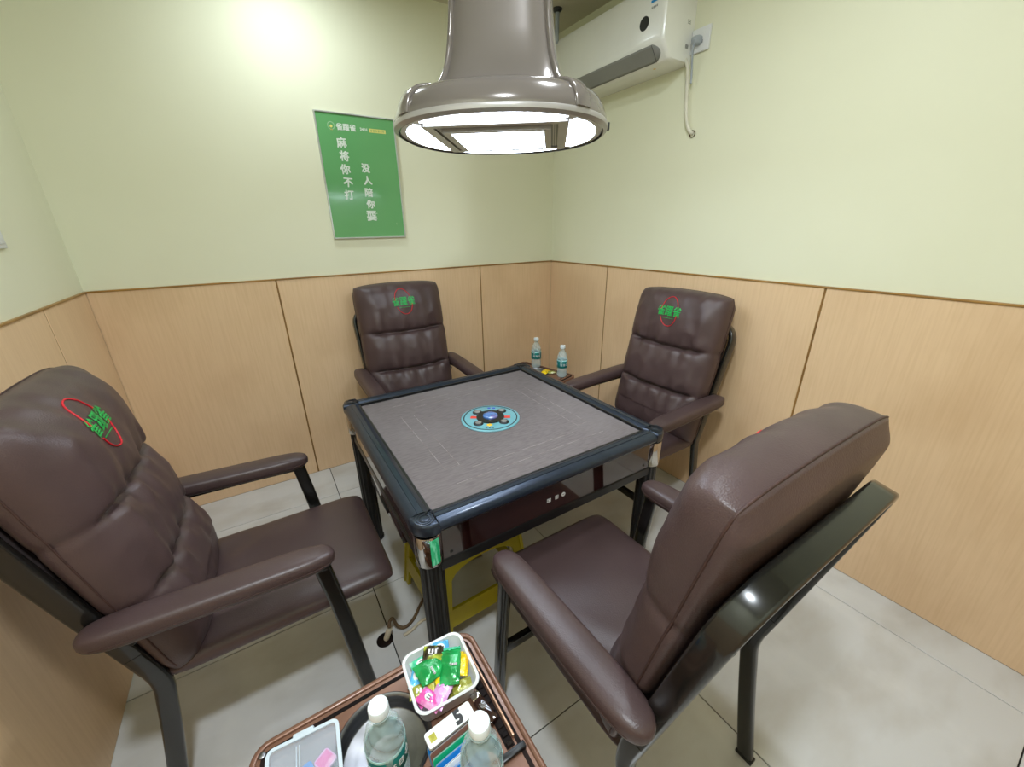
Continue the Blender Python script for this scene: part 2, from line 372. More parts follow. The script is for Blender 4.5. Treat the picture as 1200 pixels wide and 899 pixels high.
for r in (.027, .0205, .014):
    rings.append(lathe_me('cap_ring', [(r-.0006, 0), (r-.0006, .0012), (r+.0006, .0012), (r+.0006, 0)], 32, (ccx, ccx, TZ+.0004)))
    rings[-1].materials.append(MATS['black_plastic'])
capdome = lathe_me('cap_dome', [(0, .0016), (.006, .0013), (.011, .0006), (.0125, 0)], 24, (ccx, ccx, TZ+.0006)); capdome.materials.append(MATS['rim_plastic'])
post = lathe_me('corner_post', [(0, .600), (.0365, .600), (.038, .604), (.038, .694), (.0365, .698), (0, .698)], 28, (-TH+.043, -TH+.043, 0)); post.materials.append(MATS['chrome'])
legsec = [((.033+.0016*math.cos(12*a))*math.cos(a), (.033+.0016*math.cos(12*a))*math.sin(a)) for a in [2*PI*i/96 for i in range(96)]]
leg = prism_me('leg', [(x-TH+.045, y-TH+.045) for x, y in legsec], .012, .6); leg.materials.append(MATS['black_plastic'])
foot = lathe_me('leg_foot', [(0, 0), (.036, 0), (.038, .004), (.038, .012), (.034, .016), (0, .016)], 24, (-TH+.045, -TH+.045, 0)); foot.materials.append(MATS['black_plastic'])
for k in range(4):
    for nm, me in (('rim_side', rme), ('inner_lip', lip), ('apron_panel', apr), ('apron_strip', aps), ('apron_edge', ape), ('corner_post', post), ('leg', leg)):
        o = rotz(link(nm, me, None, tb), k*PI/2)
        if nm in ('corner_post', 'rim_side', 'leg'): sharp(o, 30)
        if nm == 'leg': link('leg_foot', foot, None, o)
    o = rotz(sharp(link('corner_cap', cap, None, tb), 30), k*PI/2)
    for r in rings: link('cap_ring', r, None, o)
    link('cap_dome', capdome, None, o, smooth=True)
prism('green_film', [(-TH+.043+.0388*math.cos(a), -TH+.043+.0388*math.sin(a)) for a in [math.radians(d) for d in range(258, 302, 4)]]+[(-TH+.043+.03*math.cos(a), -TH+.043+.03*math.sin(a)) for a in [math.radians(d) for d in range(298, 257, -8)]], .61, .692, 'green_film', tb)['label'] = 'green protective film on the chrome corner'
box('felt_top', (-TH+RW-.008, -TH+RW-.008, TZ-.022), (TH-RW+.008, TH-RW+.008, TZ-.0175), 'felt', tb, bev=.001, seg=1)
FZ = TZ-.0175
def fline(x0, y0, x1, y1, w_=.0014):
    d = Vector((x1-x0, y1-y0, 0)).normalized()*w_/2; n_ = Vector((-d.y, d.x, 0))
    lo = (min(x0, x1)-abs(n_.x), min(y0, y1)-abs(n_.y), FZ-.0003); hi = (max(x0, x1)+abs(n_.x), max(y0, y1)+abs(n_.y), FZ+.0003)
    box('felt_mark', lo, hi, 'felt_line', tb)
for sgn in (-1, 1):
    fline(sgn*.30, -.24, sgn*.30, .22); fline(sgn*.25, -.24, sgn*.25, .2)
    fline(sgn*.30, -.24, sgn*.25, -.24); fline(-.30, sgn*.33, .30, sgn*.33); fline(-.22, sgn*.275, .2, sgn*.275)
box('machine_body', (-.40, -.40, .575), (.40, .40, .69), 'black_plastic', tb, bev=.01)
box('pedestal_plate', (-.33, -.33, .55), (.33, .33, .58), 'black_plastic', tb, bev=.006)
dr = box('drawer', (-.462, -.24, .502), (-.30, .16, .56), 'gloss_brown', tb, bev=.005)
box('drawer_pull', (-.468, -.09, .522), (-.461, .01, .535), 'black_plastic', dr, bev=.002)
# printed marks on the front apron panel
yf = -TH+.0217
def fr(nm, x, z, w_, h_, m='white_mark'): return box(nm, (x-w_/2, yf-.0006, z-h_/2), (x+w_/2, yf+.0005, z+h_/2), m, tb)
for (x, z, w_, h_) in ((-.052, .648, .012, .0014), (-.052, .637, .012, .0014), (-.0585, .6425, .0014, .012), (-.0455, .6425, .0014, .012), (-.052, .6425, .005, .005),
                      (-.026, .6425, .002, .014), (-.021, .6425, .002, .014), (-.016, .6425, .002, .014), (-.021, .6365, .012, .0014)):
    fr('printed_mark', x, z, w_, h_)
me = lathe_me('printed_mark', [(0, -.0005), (.0075, -.0005), (.0075, .0005), (0, .0005)], 20); me.transform(Matrix.Translation((.006, yf, .6425)) @ Matrix.Rotation(PI/2, 4, 'X')); link('printed_mark', me, 'white_mark', tb)
fr('printed_mark', .006, .6425, .008, .0018, 'dark_mark'); 
for x in (-.385, .385):
    me = lathe_me('screw', [(0, -.001), (.0045, -.001), (.0045, .001), (0, .001)], 14); me.transform(Matrix.Translation((x, yf, .615)) @ Matrix.Rotation(PI/2, 4, 'X')); link('screw', me, 'dark_mark', tb)
# centre control disc
cdsk = thing('control_disc', '', ''); cdsk.parent = tb; cdsk.location = (0, 0, FZ); del cdsk['label']; del cdsk['category']
bpy.data.objects.remove(cdsk)
disc = lathe('control_disc', [(0, 0), (.118, 0), (.118, .003), (.114, .005), (0, .005)], 'disc_cyan', tb, n=64, loc=(0, 0, FZ))
disc['label'] = 'pale cyan control disc at the table centre'; disc.rotation_euler = (0, 0, math.radians(-32))
def ring(nm, r0, r1, h, m, z=.005, n=64, x=0, y=0):
    return sharp(link(nm, lathe_me(nm, [(r0, 0), (r0, h), (r1, h), (r1, 0)] if r0 > 0 else [(0, h), (r1*.8, h), (r1, h*.4), (r1, 0)], n, (x, y, z)), m, disc), 40)
ring('disc_ring', .1045, .1085, .0008, 'dark_mark')
ring('button_hub', .031, .056, .005, 'black_plastic')
lathe('dice_dome', [(.031, .004), (.03, .010), (.024, .014), (.012, .0165), (0, .017)], 'dome_blue', disc, loc=(0, 0, .005))
for a in (52, 142, 232, 322):
    x, y = .071*math.cos(math.radians(a)), .071*math.sin(math.radians(a)); b_ = ring('disc_button', 0, .02, .005, 'black_plastic', n=28, x=x, y=y)
    link('button_face', lathe_me('button_face', [(0, .0006), (.012, .0006), (.012, 0)], 20, (x, y, .0098)), 'ac_gray', b_)
for a, m in ((0, 'mark_red'), (180, 'mark_red'), (270, 'mark_yellow'), (90, 'mark_blue')):
    x, y = .068*math.cos(math.radians(a)), .068*math.sin(math.radians(a))
    if m == 'mark_blue':
        for s in (-1, 1): box('printed_mark', (x+s*.010-.006, y+.012, .0045), (x+s*.010+.006, y+.022, .0058), m, disc)
    elif m == 'mark_yellow':
        me = prism_me('printed_mark', [((.014 if i % 2 else .008)*math.cos(i*PI/6), (.014 if i % 2 else .008)*math.sin(i*PI/6)) for i in range(12)], .0045, .0058); me.transform(Matrix.Translation((x, y, 0))); link('printed_mark', me, m, disc)
    else: box('printed_mark', (x-.012, y-.010, .0045), (x+.012, y+.010, .0058), m, disc)
strokes('disc_lettering', 3, .012, 'dark_mark', disc, Matrix.Translation((.002, -.092, .0056)))

# ------------------------------------------------------------------ armchair
ARM_Z = .66
CL = .715; CB = Vector((0, -.052, .425)); CT = Vector((0, -.208, .978)); CN = Vector((0, .978, .208))
def sstep(a, b, x): t = min(1, max(0, (x-a)/(b-a))); return t*t*(3-2*t)
TUCK = (.335, .635)
VAR = dict(roll=.2, seed=0.0, edge=0.0, back=.010)
def cushion_pt(a, b, front=True, extra=0.0):
    """a in -1..1 across, b in 0..1 up"""
    aa, v = abs(a), 2*b-1; roll = VAR['roll']; sd = VAR['seed']
    e = max(0.0, (1-aa**9)*(1-abs(v)**16))**(.30+.1*roll)
    # tuck lines sag a little
    sag = .018*(1-a*a)
    d = [b-(t-sag) for t in TUCK]
    m = sstep(.97, .66, aa)
    q0 = [(0, TUCK[0]-sag), (TUCK[0]-sag, TUCK[1]-sag), (TUCK[1]-sag, 1)]
    puff = 0
    for i, (lo, hi) in enumerate(q0):
        if lo <= b <= hi:
            q = (b-lo)/(hi-lo); amp = (.032, .030, .032+.009*roll)[i]
            if i == 0: sh = (4*min(.5, q*.5+.0)*(1-min(.5, q*.5)))**.5 if q < .5 else (4*q*(1-q))**.42
            elif i == 2: sh = (4*q*(1-q))**.42 if q < .5 else 1-(.1+1.25*roll)*((q-.5)/.5)**2
            else: sh = (4*q*(1-q))**.42
            puff = amp*sh
    h = .026 + puff*(m*.95+.05)+ (1-m)*(.012+VAR['edge']*sstep(.5, .8, b))
    h += .007*(1-a*a)
    for i, dd in enumerate(d):
        h -= .020*math.exp(-(dd/.012)**2)*m
        side = 1 if dd > 0 else -1
        w_ = math.exp(-abs(dd)/.07)*m*(1-math.exp(-(dd/.012)**2))
        ph = 3.1*i+side*1.3+sd
        f = math.sin(a*13+ph+2.2*noise.noise((a*2.3+ph, dd*5, 1.7)))+.6*math.sin(a*23+ph*2+2*noise.noise((a*3, dd*7, 5.2+ph)))
        h += .0078*f*w_
    top = sstep(.86, 1, b)
    h += .004*math.sin(a*17+2*noise.noise((a*3, b*2, 8.8)))*top*(.4+.6*aa)
    h += .006*noise.noise((a*2.2, b*4.5, 3.3+sd)) + .0028*noise.noise((a*6, b*14, 6.1+sd))
    h += .010*(.5-abs(noise.noise((a*3.2+1.1*b, b*5.5-a, 9.4+sd))))*m*(1-.6*sstep(.72, .8, b)*sstep(.95, .88, b)*sstep(.45, .3, aa))
    n0 = -.034
    back = -(VAR['back']*(1+1.2*b))*sstep(1.0, .93, b)-.012
    n_ = n0+(h-n0)*e if front else n0+(back)*e
    corner = .010*(max(0, aa-.75)/.25)**2*(max(0, abs(v)-.82)/.18)**2
    wx = .252*(1-.018*sum(math.exp(-(dd/.02)**2) for dd in d)+.012*noise.noise((a*1.5, b*6, 11)))
    x = a*(wx-corner)
    t = CL*b-(.008*(max(0, aa-.6)/.4)**2*(1 if v > 0 else -1))*(max(0, abs(v)-.8)/.2)
    t += .010*math.sin((a+1)*PI/2)*sstep(.8, 1, b)
    p = CB+CT*t+CN*(n_+extra); p.x = x
    return p
def cushion_me(nu=84, nv=132):
    vs = []; fs = []
    su = [math.sin(PI/2*(2*i/nu-1)) for i in range(nu+1)]
    sv = []
    for j in range(nv+1):
        s = 2*j/nv-1; sv.append((.5*(math.sin(PI/2*s))+.5*s+1)/2)
    def idx(layer, i, j): return layer*(nu+1)*(nv+1)+j*(nu+1)+i
    for layer in (0, 1):
        for b in sv:
            for a in su: vs.append(cushion_pt(a, b, layer == 0))
    for layer in (0, 1):
        for j in range(nv):
            for i in range(nu):
                f = (idx(layer, i, j), idx(layer, i+1, j), idx(layer, i+1, j+1), idx(layer, i, j+1)); fs.append(f if layer == 1 else f[::-1])
    me = bpy.data.meshes.new('backrest_cushion'); me.from_pydata(vs, [], fs)
    bm = bmesh.new(); bm.from_mesh(me); bmesh.ops.remove_doubles(bm, verts=bm.verts[:], dist=1e-5); bmesh.ops.recalc_face_normals(bm, faces=bm.faces[:]); bm.to_mesh(me); bm.free()
    return me
def pad_me(name, L, w_, h_, n=28, m_=20, flat=.35):
    """rounded elongated pad along +y from 0..L, x centre 0, top z=0"""
    vs = []; fs = []
    for i in range(n+1):
        s = i/n; y = L*(1-math.cos(PI*s))/2
        e = max(0, 1-abs(2*s-1)**5) if False else max(0.0, 1-abs(2*y/L-1)**9)**.5
        bulge = 1+.06*math.sin(PI*y/L)
        for k in range(m_):
            a = 2*PI*k/m_; c, s_ = math.cos(a), math.sin(a)
            x = w_/2*math.copysign(abs(c)**.62, c)*e*bulge; z = h_/2*math.copysign(abs(s_)**.62, s_)*(e**.8)
            vs.append((x, y, z-h_/2))
    for i in range(n):
        for k in range(m_): l = (k+1) % m_; fs.append((i*m_+k, i*m_+l, (i+1)*m_+l, (i+1)*m_+k))
    me = bpy.data.meshes.new(name); me.from_pydata(vs, [], fs)
    bm = bmesh.new(); bm.from_mesh(me); bmesh.ops.remove_doubles(bm, verts=bm.verts[:], dist=1e-5); bmesh.ops.recalc_face_normals(bm, faces=bm.faces[:]); bm.to_mesh(me); bm.free()
    return me
def seat_me():
    nx, ny = 40, 44; X, Y0, Y1 = .242, -.13, .455; vs = []; fs = []
    for layer in (0, 1):
        for j in range(ny+1):
            v = math.sin(PI/2*(2*j/ny-1))
            for i in range(nx+1):
                u = math.sin(PI/2*(2*i/nx-1))
                e = max(0.0, (1-abs(u)**9)*(1-abs(v)**11))**.45
                cr = 1-.03*(max(0, abs(u)-.75)/.25)**2*(max(0, abs(v)-.75)/.25)**2
                x = X*u*cr; y = (Y0+Y1)/2+(Y1-Y0)/2*v*(1-.03*(max(0, abs(u)-.75)/.25)**2*(max(0, abs(v)-.8)/.2))
                if layer == 0:
                    z = .415+(.037+.007*(1-u*u)*(1-v*v))*e
                    z += .0035*e*noise.noise((u*2, v*2.2, 4.4))+.0022*e*math.sin(9*(u*.8+v)+3*noise.noise((u*1.5, v*1.5, 2)))*sstep(.25, -.5, v)
                else: z = .415-.030*e
                vs.append((x, y, z))
    def idx(l, i, j): return l*(nx+1)*(ny+1)+j*(nx+1)+i
    for l in (0, 1):
        for j in range(ny):
            for i in range(nx):
                f = (idx(l, i, j), idx(l, i+1, j), idx(l, i+1, j+1), idx(l, i, j+1)); fs.append(f if l == 0 else f[::-1])
    me = bpy.data.meshes.new('seat'); me.from_pydata(vs, [], fs)
    bm = bmesh.new(); bm.from_mesh(me); bmesh.ops.remove_doubles(bm, verts=bm.verts[:], dist=1e-5); bmesh.ops.recalc_face_normals(bm, faces=bm.faces[:]); bm.to_mesh(me); bm.free()
    return me

def fy(z): return -.135-.25*(z-.45)          # centre line of the back frame, local y at height z
FN = Vector((0, .970, .2425))
def make_chair(label, roll, seed, edge=0.0, eoff=0.0):
    VAR.update(roll=roll, seed=seed, edge=edge, back=.010 if roll < .3 else .020)
    r = thing('armchair', label, 'armchair', group='leather armchairs around the mahjong table')
    seat = link('seat', seat_me(), 'leather_fine', r, smooth=True)
    sp = []
    for i in range(65):
        a = 2*PI*i/64; c, s = math.cos(a), math.sin(a)
        sp.append((.2405*math.copysign(abs(c)**.16, c), .1625+.2915*math.copysign(abs(s)**.16, s), .4155))
    tube('seat_seam', sp[:-1]+[sp[0]], .0016, 'stitch', seat, n=6)
    box('seat_base', (-.215, -.10, .383), (.215, .39, .398), 'back_fabric', r, bev=.004)
    cu = link('backrest_cushion', cushion_me(), 'leather', r, smooth=True)
    # double stitched seam around the rear edge of the cushion
    sm = []
    for i in range(24): sm.append(cushion_pt(-1, .03+.95*i/23, True))
    for i in range(1, 24): sm.append(cushion_pt(-.985+1.97*(i-1)/22, 1.0, True))
    for i in range(1, 24): sm.append(cushion_pt(1, .98-.95*i/23, True))
    tube('cushion_seam', sm, .0022, 'stitch', cu, n=6)
    # embroidered emblem
    ec = .845
    def onto(x, t, lift): return cushion_pt((x+eoff)/.25, ec+t/CL, True, lift)
    for k, (a0, a1) in enumerate(((14, 166), (196, 344))):
        pts = []
        for i in range(25):
            a = math.radians(a0+(a1-a0)*i/24); ex, ey = .046*math.cos(a), .068*math.sin(a)
            th = math.radians(-10); pts.append(onto(ex*math.cos(th)-ey*math.sin(th), ex*math.sin(th)+ey*math.cos(th), .0012))
        tube('emblem_oval', pts, .0021, 'thread_red', cu, n=6)
    me = text_me('雀躍雀', .043, .0007, 0)
    for v in me.vertices: v.co = onto(-v.co.x*1.02, v.co.y*1.12, .0022)
    link('emblem_text', me, 'thread_green', cu)
    me = prism_me('emblem_text', [(-.03, -.001), (.03, -.001), (.03, .001), (-.03, .001)], 0, .001)
    for v in me.vertices: v.co = onto(v.co.x, v.co.y-.029, .0012+v.co.z)
    link('emblem_text', me, 'thread_green', cu)
    # steel back frame: inverted U of flat bar
    HW = .247; ZT = .99; R_ = .085; path = []
    def hwz(z): return .236+.026*min(1, max(0, (z-.40)/.58))
    def fp(x, z): return Vector((x*hwz(z)/HW, fy(z), z))
    for z in (.46, .55, .65, .75, .85): path.append(fp(-HW, z))
    for i in range(9): a = PI-PI/2*i/8; path.append(fp(-HW+R_+R_*math.cos(a), ZT-R_+R_*math.sin(a)))
    path.append(fp(0, ZT))
    for i in range(9): a = PI/2-PI/2*i/8; path.append(fp(HW-R_+R_*math.cos(a), ZT-R_+R_*math.sin(a)))
    for z in (.85, .75, .65, .55, .46): path.append(fp(HW, z))
    sweep('back_frame', path, rrect(.020, .044, .006, 3), FN, 'black_steel', r)
    bp = []
    for (x, z) in ((-.236, .47), (.236, .47), (.236, .92), (.175, .968), (-.175, .968), (-.236, .92)): bp.append((x, z))
    me = prism_me('back_panel', bp, -.003, .003)
    for v in me.vertices:
        x, z, d = v.co.x, v.co.y, v.co.z; v.co = Vector((x, fy(z)+.004+d, z))
    link('back_panel', me, 'back_fabric', r)
    for s in (-1, 1):
        HB = .236; rl = spline([(s*hwz(.52), fy(.52), .52), (s*hwz(.46), fy(.46), .46), (s*HB, -.130, .40), (s*HB, -.139, .33), (s*HB, -.160, .2), (s*HB, -.196, .0)], 6)
        o = sweep('leg', rl, rrect(.022, .042, .007, 3), (0, 1, -.1), 'black_steel', r)
        box('leg_foot', (s*HB-.013, -.218, 0), (s*HB+.013, -.172, .012), 'black_plastic', o, bev=.003)
        fl_ = [(s*.285, .262, .605), (s*.285, .285, .42), (s*.288, .305, .2), (s*.29, .323, 0)]
        o = sweep('leg', spline(fl_, 3), rrect(.024, .042, .008, 3), (0, 1, .1), 'black_steel', r)
        box('leg_foot', (s*.29-.014, .300, 0), (s*.29+.014, .346, .012), 'black_plastic', o, bev=.003)
        ab = [(s*.285, .275, .597), (s*.285, .1, .605), (s*.278, -.08, .613), (s*.25, fy(.618), .618)]
        sweep('arm_bar', ab, rrect(.03, .012, .003, 2), (0, 0, 1), 'black_steel', r)
        me = pad_me('armrest', .505, .080, .054); me.transform(Matrix.Translation((s*.285, -.203, ARM_Z+.016)) @ Matrix.Rotation(-.044, 4, 'X'))
        arm = link('armrest', me, 'leather_fine', r, smooth=True)
        st = []
        for sd_ in (1, -1):
            for i in range(25):
                f = .012+.976*(i/24 if sd_ > 0 else 1-i/24); y = .505*f; e = max(0.0, 1-abs(2*f-1)**9)**.5
                st.append((s*.285+sd_*.0397*e*(1+.06*math.sin(PI*f)), -.203+y, ARM_Z-.017-.044*y))
        st.append(st[0])
        tube('armrest_seam', st, .0011, 'stitch', arm, n=6)
        box('seat_rail', (s*.19-.012, -.12, .368), (s*.19+.012, .34, .384), 'black_steel', r, bev=.004)
        lathe_o = lathe_me('frame_bolt', [(0, 0), (.010, 0), (.010, .008), (.006, .012), (0, .012)], 16)
        lathe_o.transform(Matrix.Translation((s*.262, fy(.6)+.04, .585)) @ Matrix.Rotation(s*PI/2, 4, 'Y')); link('frame_bolt', lathe_o, 'black_plastic', r)
    box('front_stretcher', (-.282, .288, .245), (.282, .31, .275), 'black_steel', r, bev=.004)
    return r
for lab, loc, rz, sz, roll, seed, edge in (
    ('brown leather armchair in the right foreground, turned with its back to the viewer', (-1.250, -2.092, 0), 0, 1, .12, 0.0, .022),
    ('large brown leather armchair at the left edge, beside the left wall', (-2.204, -1.258, 0), -PI/2, 1, 1.0, 4.3, .004),
    ('brown leather armchair below the green poster, behind the table', (-1.240, -.345, 0), PI, 1.02, .55, 7.9, .004),
    ('brown leather armchair against the right wall, beside the corner cart', (-.348, -1.268, 0), PI/2, 1.01, .55, 2.1, .004)):
    ch = make_chair(lab, roll, seed, edge, .04 if seed == 4.3 else 0.0); ch.location = loc; ch.rotation_euler = (0, 0, rz); ch.scale = (1, 1, sz)

# ------------------------------------------------------------------ pendant lamp
LA = math.radians(-37.5); LX, LY, LZ = -1.193, -1.288, 1.70
lp = thing('pendant_lamp', 'taupe plastic pendant lamp with flared neck and bright white panels above the table', 'lamp', (LX, LY, LZ), LA)
def sq(r, p, n=96): # superellipse outline
    out = []
    for i in range(n):
        a = 2*PI*i/n; c, s = math.cos(a), math.sin(a); k = (abs(c)**p+abs(s)**p)**(-1/p); out.append((r*k*c, r*k*s))
    return out
def loft(name, rings_, m, parent, cap_top=False, cap_bot=False, ang=50, ox=0.0):
    vs = []; fs = []; n = len(rings_[0][0])
    for (pts, z) in rings_:
        for (x, y) in pts: vs.append((x+ox, y, z))
    for i in range(len(rings_)-1):
        for k in range(n): l = (k+1) % n; fs.append((i*n+k, i*n+l, (i+1)*n+l, (i+1)*n+k))
    if cap_bot: fs.append(tuple(range(n)))
    if cap_top: fs.append(tuple((len(rings_)-1)*n+k for k in range(n)))
    me = bpy.data.meshes.new(name); me.from_pydata(vs, [], fs)
    bm = bmesh.new(); bm.from_mesh(me); bmesh.ops.recalc_face_normals(bm, faces=bm.faces[:]); bm.to_mesh(me); bm.free()
    return sharp(link(name, me, m, parent), ang)
body = loft('lamp_body', [(sq(.300, 2.25), .002), (sq(.313, 2.25), .008), (sq(.316, 2.25), .018), (sq(.312, 2.25), .036), (sq(.303, 2.25), .058), (sq(.290, 2.25), .074), (sq(.270, 2.25), .083), (sq(.20, 2.6), .088), (sq(.02, 2.6), .089)], 'lamp_taupe', lp, cap_top=True)
rimo = loft('lamp_rim', [(sq(.306, 2.25), .000), (sq(.3175, 2.25), .006), (sq(.3185, 2.25), .014), (sq(.3165, 2.25), .0185), (sq(.310, 2.25), .0185)], 'lamp_silver', lp)
nk = []
for (z, h_, p) in ((.082, .205, 4), (.09, .188, 4.4), (.105, .176, 5), (.13, .165, 5), (.17, .154, 5), (.22, .146, 5), (.29, .139, 5), (.38, .134, 5), (.6, .130, 5), (CEIL-LZ-.03, .130, 5)): nk.append((sq(h_, p), z))
NX = .012; neck = loft('lamp_neck', nk, 'lamp_taupe', lp, ang=40, ox=NX)
loft('ceiling_rose', [(sq(.15, 5), CEIL-LZ-.035), (sq(.155, 5), CEIL-LZ-.03), (sq(.155, 5), CEIL-LZ)], 'lamp_taupe', lp, cap_bot=True, ox=NX)
# raised ribs along the neck corners
for k in range(4):
    a = PI/4+k*PI/2; pts = []
    for (z, h_, p) in [(.10, .179, 5), (.13, .165, 5), (.17, .154, 5), (.22, .146, 5), (.29, .139, 5), (.38, .134, 5), (.6, .130, 5), (.83, .130, 5)]:
        rr = h_*2**(.5-1/p)*1.0; pts.append((NX+rr*math.cos(a), rr*math.sin(a), z))
    sweep('neck_rib', spline(pts, 4), rrect(.014, .022, .005, 2), (math.cos(a), math.sin(a), 0), 'lamp_taupe', lp)
# dividing fins on the body shoulder
for k in range(4):
    a = PI/4+k*PI/2; pts = [(r_*math.cos(a), r_*math.sin(a), z) for r_, z in ((.327, .02), (.322, .045), (.309, .067), (.288, .082), (.255, .09))]
    sweep('body_rib', spline(pts, 4), rrect(.05, .012, .005, 2), (math.cos(a), math.sin(a), .6), 'lamp_taupe', lp)
# underside
loft('lamp_base', [(sq(.302, 2.25), .0035), (sq(.302, 2.25), .012)], 'lamp_silver', lp, cap_bot=True, cap_top=True)
out = sq(.284, 2.25, 240)
for k in range(4):
    a0 = k*PI/2; lim = .201
    seg = []
    for (x, y) in out:
        xr, yr = x*math.cos(a0)+y*math.sin(a0), -x*math.sin(a0)+y*math.cos(a0)
        if xr > lim and abs(yr) < xr*.925: seg.append((xr, yr))
    seg.sort(key=lambda p: p[1])
    y0 = seg[0][1]; y1 = seg[-1][1]
    poly = seg+[(lim, .184), (lim, -.184)]
    me = prism_me('light_panel', poly, .0030, .0040); o = sharp(link('light_panel', me, 'lamp_glow', lp), 40); o.rotation_euler = (0, 0, a0)
sqf = lambda h: [(-h, -h), (h, -h), (h, h), (-h, h)]
for k in range(4):
    me = prism_me('inner_frame', [(-.2, -.2), (.2, -.2), (.172, -.172), (-.172, -.172)], -.003, .005); o = link('inner_frame', me, 'lamp_silver', lp); o.rotation_euler = (0, 0, k*PI/2)
    me = prism_me('light_frame', [(-.152, -.152), (.152, -.152), (.132, -.132), (-.132, -.132)], -.010, .005); o = link('light_frame', me, 'lamp_silver', lp); o.rotation_euler = (0, 0, k*PI/2)
    for s in (-1, 1):
        o = box('vent_fin', (-.17, -.171+(.005 if s > 0 else .011), .0), (.17, -.168+(.005 if s > 0 else .011), .0034), 'lamp_silver', lp); o.rotation_euler = (0, 0, k*PI/2)
o = link('center_light', prism_me('center_light', sqf(.132), -.0094, .003), 'lamp_glow', lp)
me = prism_me('center_recess', [(-.171, -.171), (.171, -.171), (.171, .171), (-.171, .171)], .001, .0034); link('center_recess', me, 'ac_dark', lp)
box('lamp_switch', (.312, -.03, .006), (.324, -.008, .026), 'ac_dark', lp, bev=.002)
me = lathe_me('screw', [(0, .0), (.004, 0), (.004, .003), (0, .003)], 12); me.transform(Matrix.Translation((-.05, -.2, .0875))); link('screw', me, 'ac_dark', lp)

# ------------------------------------------------------------------ air conditioner on the right wall
ac = thing('air_conditioner', 'white wall mounted split air conditioner high on the right wall', 'air conditioner', (0, -.625, 2.135))
Y0, Y1 = -.405, .405
prof = [(0, .30), (-.175, .30), (-.195, .292), (-.204, .272), (-.207, .20), (-.2065, .095), (-.205, .078), (-.2015, .066), (-.156, .011), (-.146, .004), (-.13, .0012), (-.06, .0005), (0, .004)]
def ac_body():
    vs = []; fs = []; k = len(prof); ins = [(Y0, .94), (Y0+.006, .975), (Y0+.018, 1), (Y1-.018, 1), (Y1-.006, .975), (Y1, .94)]
    for (y, s) in ins:
        for (x, z) in prof: vs.append((x*s if x else 0, y, .15+(z-.15)*(s if x else 1)))
    for i in range(len(ins)-1):
        for e in range(k): f = (e+1) % k; fs.append((i*k+e, i*k+f, (i+1)*k+f, (i+1)*k+e))
    fs += [tuple(range(k)), tuple((len(ins)-1)*k+e for e in range(k))]
    me = bpy.data.meshes.new('body'); me.from_pydata(vs, [], fs); bm = bmesh.new(); bm.from_mesh(me); bmesh.ops.recalc_face_normals(bm, faces=bm.faces[:]); bm.to_mesh(me); bm.free(); return me
sharp(link('body', ac_body(), 'ac_white', ac), 32)
# grey outlet louvre following the lower front curve
lprof = [(-.2015+.0455*k/8, .0655-.055*k/8) for k in range(9)]
def strip(name, pr, ya, yb, lift, m, endround=0):
    vs = []; fs = []
    ny = 16
    for j in range(ny+1):
        y = ya+(yb-ya)*j/ny
        for i, (x, z) in enumerate(pr):
            yy = y
            if endround and j == 0: yy = y+endround*(abs(i-(len(pr)-1)/2)/((len(pr)-1)/2))**2
            vs.append((x-lift, yy, z-lift))
    k = len(pr)
    for j in range(ny):
        for i in range(k-1): fs.append((j*k+i, j*k+i+1, (j+1)*k+i+1, (j+1)*k+i))
    me = bpy.data.meshes.new(name); me.from_pydata(vs, [], fs)
    o = link(name, me, m, ac, smooth=True); md = o.modifiers.new('s', 'SOLIDIFY'); md.thickness = .003; md.offset = 0
    return o
strip('air_louvre', lprof, -.376, .36, .0006, 'ac_gray', .03)
box('louvre_gap', (-.1572, -.341, .0085), (-.1535, .36, .0125), 'ac_dark', ac)
strip('louvre_gap', lprof, -.3425, -.3408, .0012, 'ac_dark')
me = lathe_me('display_disc', [(0, .0015), (.026, .0015), (.027, 0), (.027, -.002)], 28); me.transform(Matrix.Translation((-.2065, -.293, .155)) @ Matrix.Rotation(-PI/2, 4, 'Y')); link('display_disc', me, 'ac_dark', ac)
# energy sticker on the right end of the front
es = box('energy_sticker', (-.2082, -.365, .215), (-.2066, -.325, .285), 'white_mark', ac)
box('sticker_band', (-.2088, -.365, .215), (-.2080, -.325, .224), 'sticker_blue', es); box('sticker_band', (-.2088, -.365, .277), (-.2080, -.325, .285), 'sticker_blue', es)
MR = Matrix(((0, 0, -1, 0), (-1, 0, 0, 0), (0, 1, 0, 0), (0, 0, 0, 1)))   # text plane facing -x, reading towards -y
strokes('sticker_lettering', 1, .014, 'sticker_blue', es, Matrix.Translation((-.2085, -.345, .245)) @ MR, 3)
strokes('sticker_lettering', 4, .009, 'dark_mark', ac, Matrix.Translation((-.2075, -.345, .198)) @ MR, 2)
for z in (.06, .064, .068, .072, .15, .156, .162): box('end_mark', (-.05, -.4062, z), (-.03, -.4048, z+.002), 'ac_gray', ac)
box('warning_mark', (-.118, -.30, .0005), (-.108, -.288, .0015), 'mark_yellow', ac)

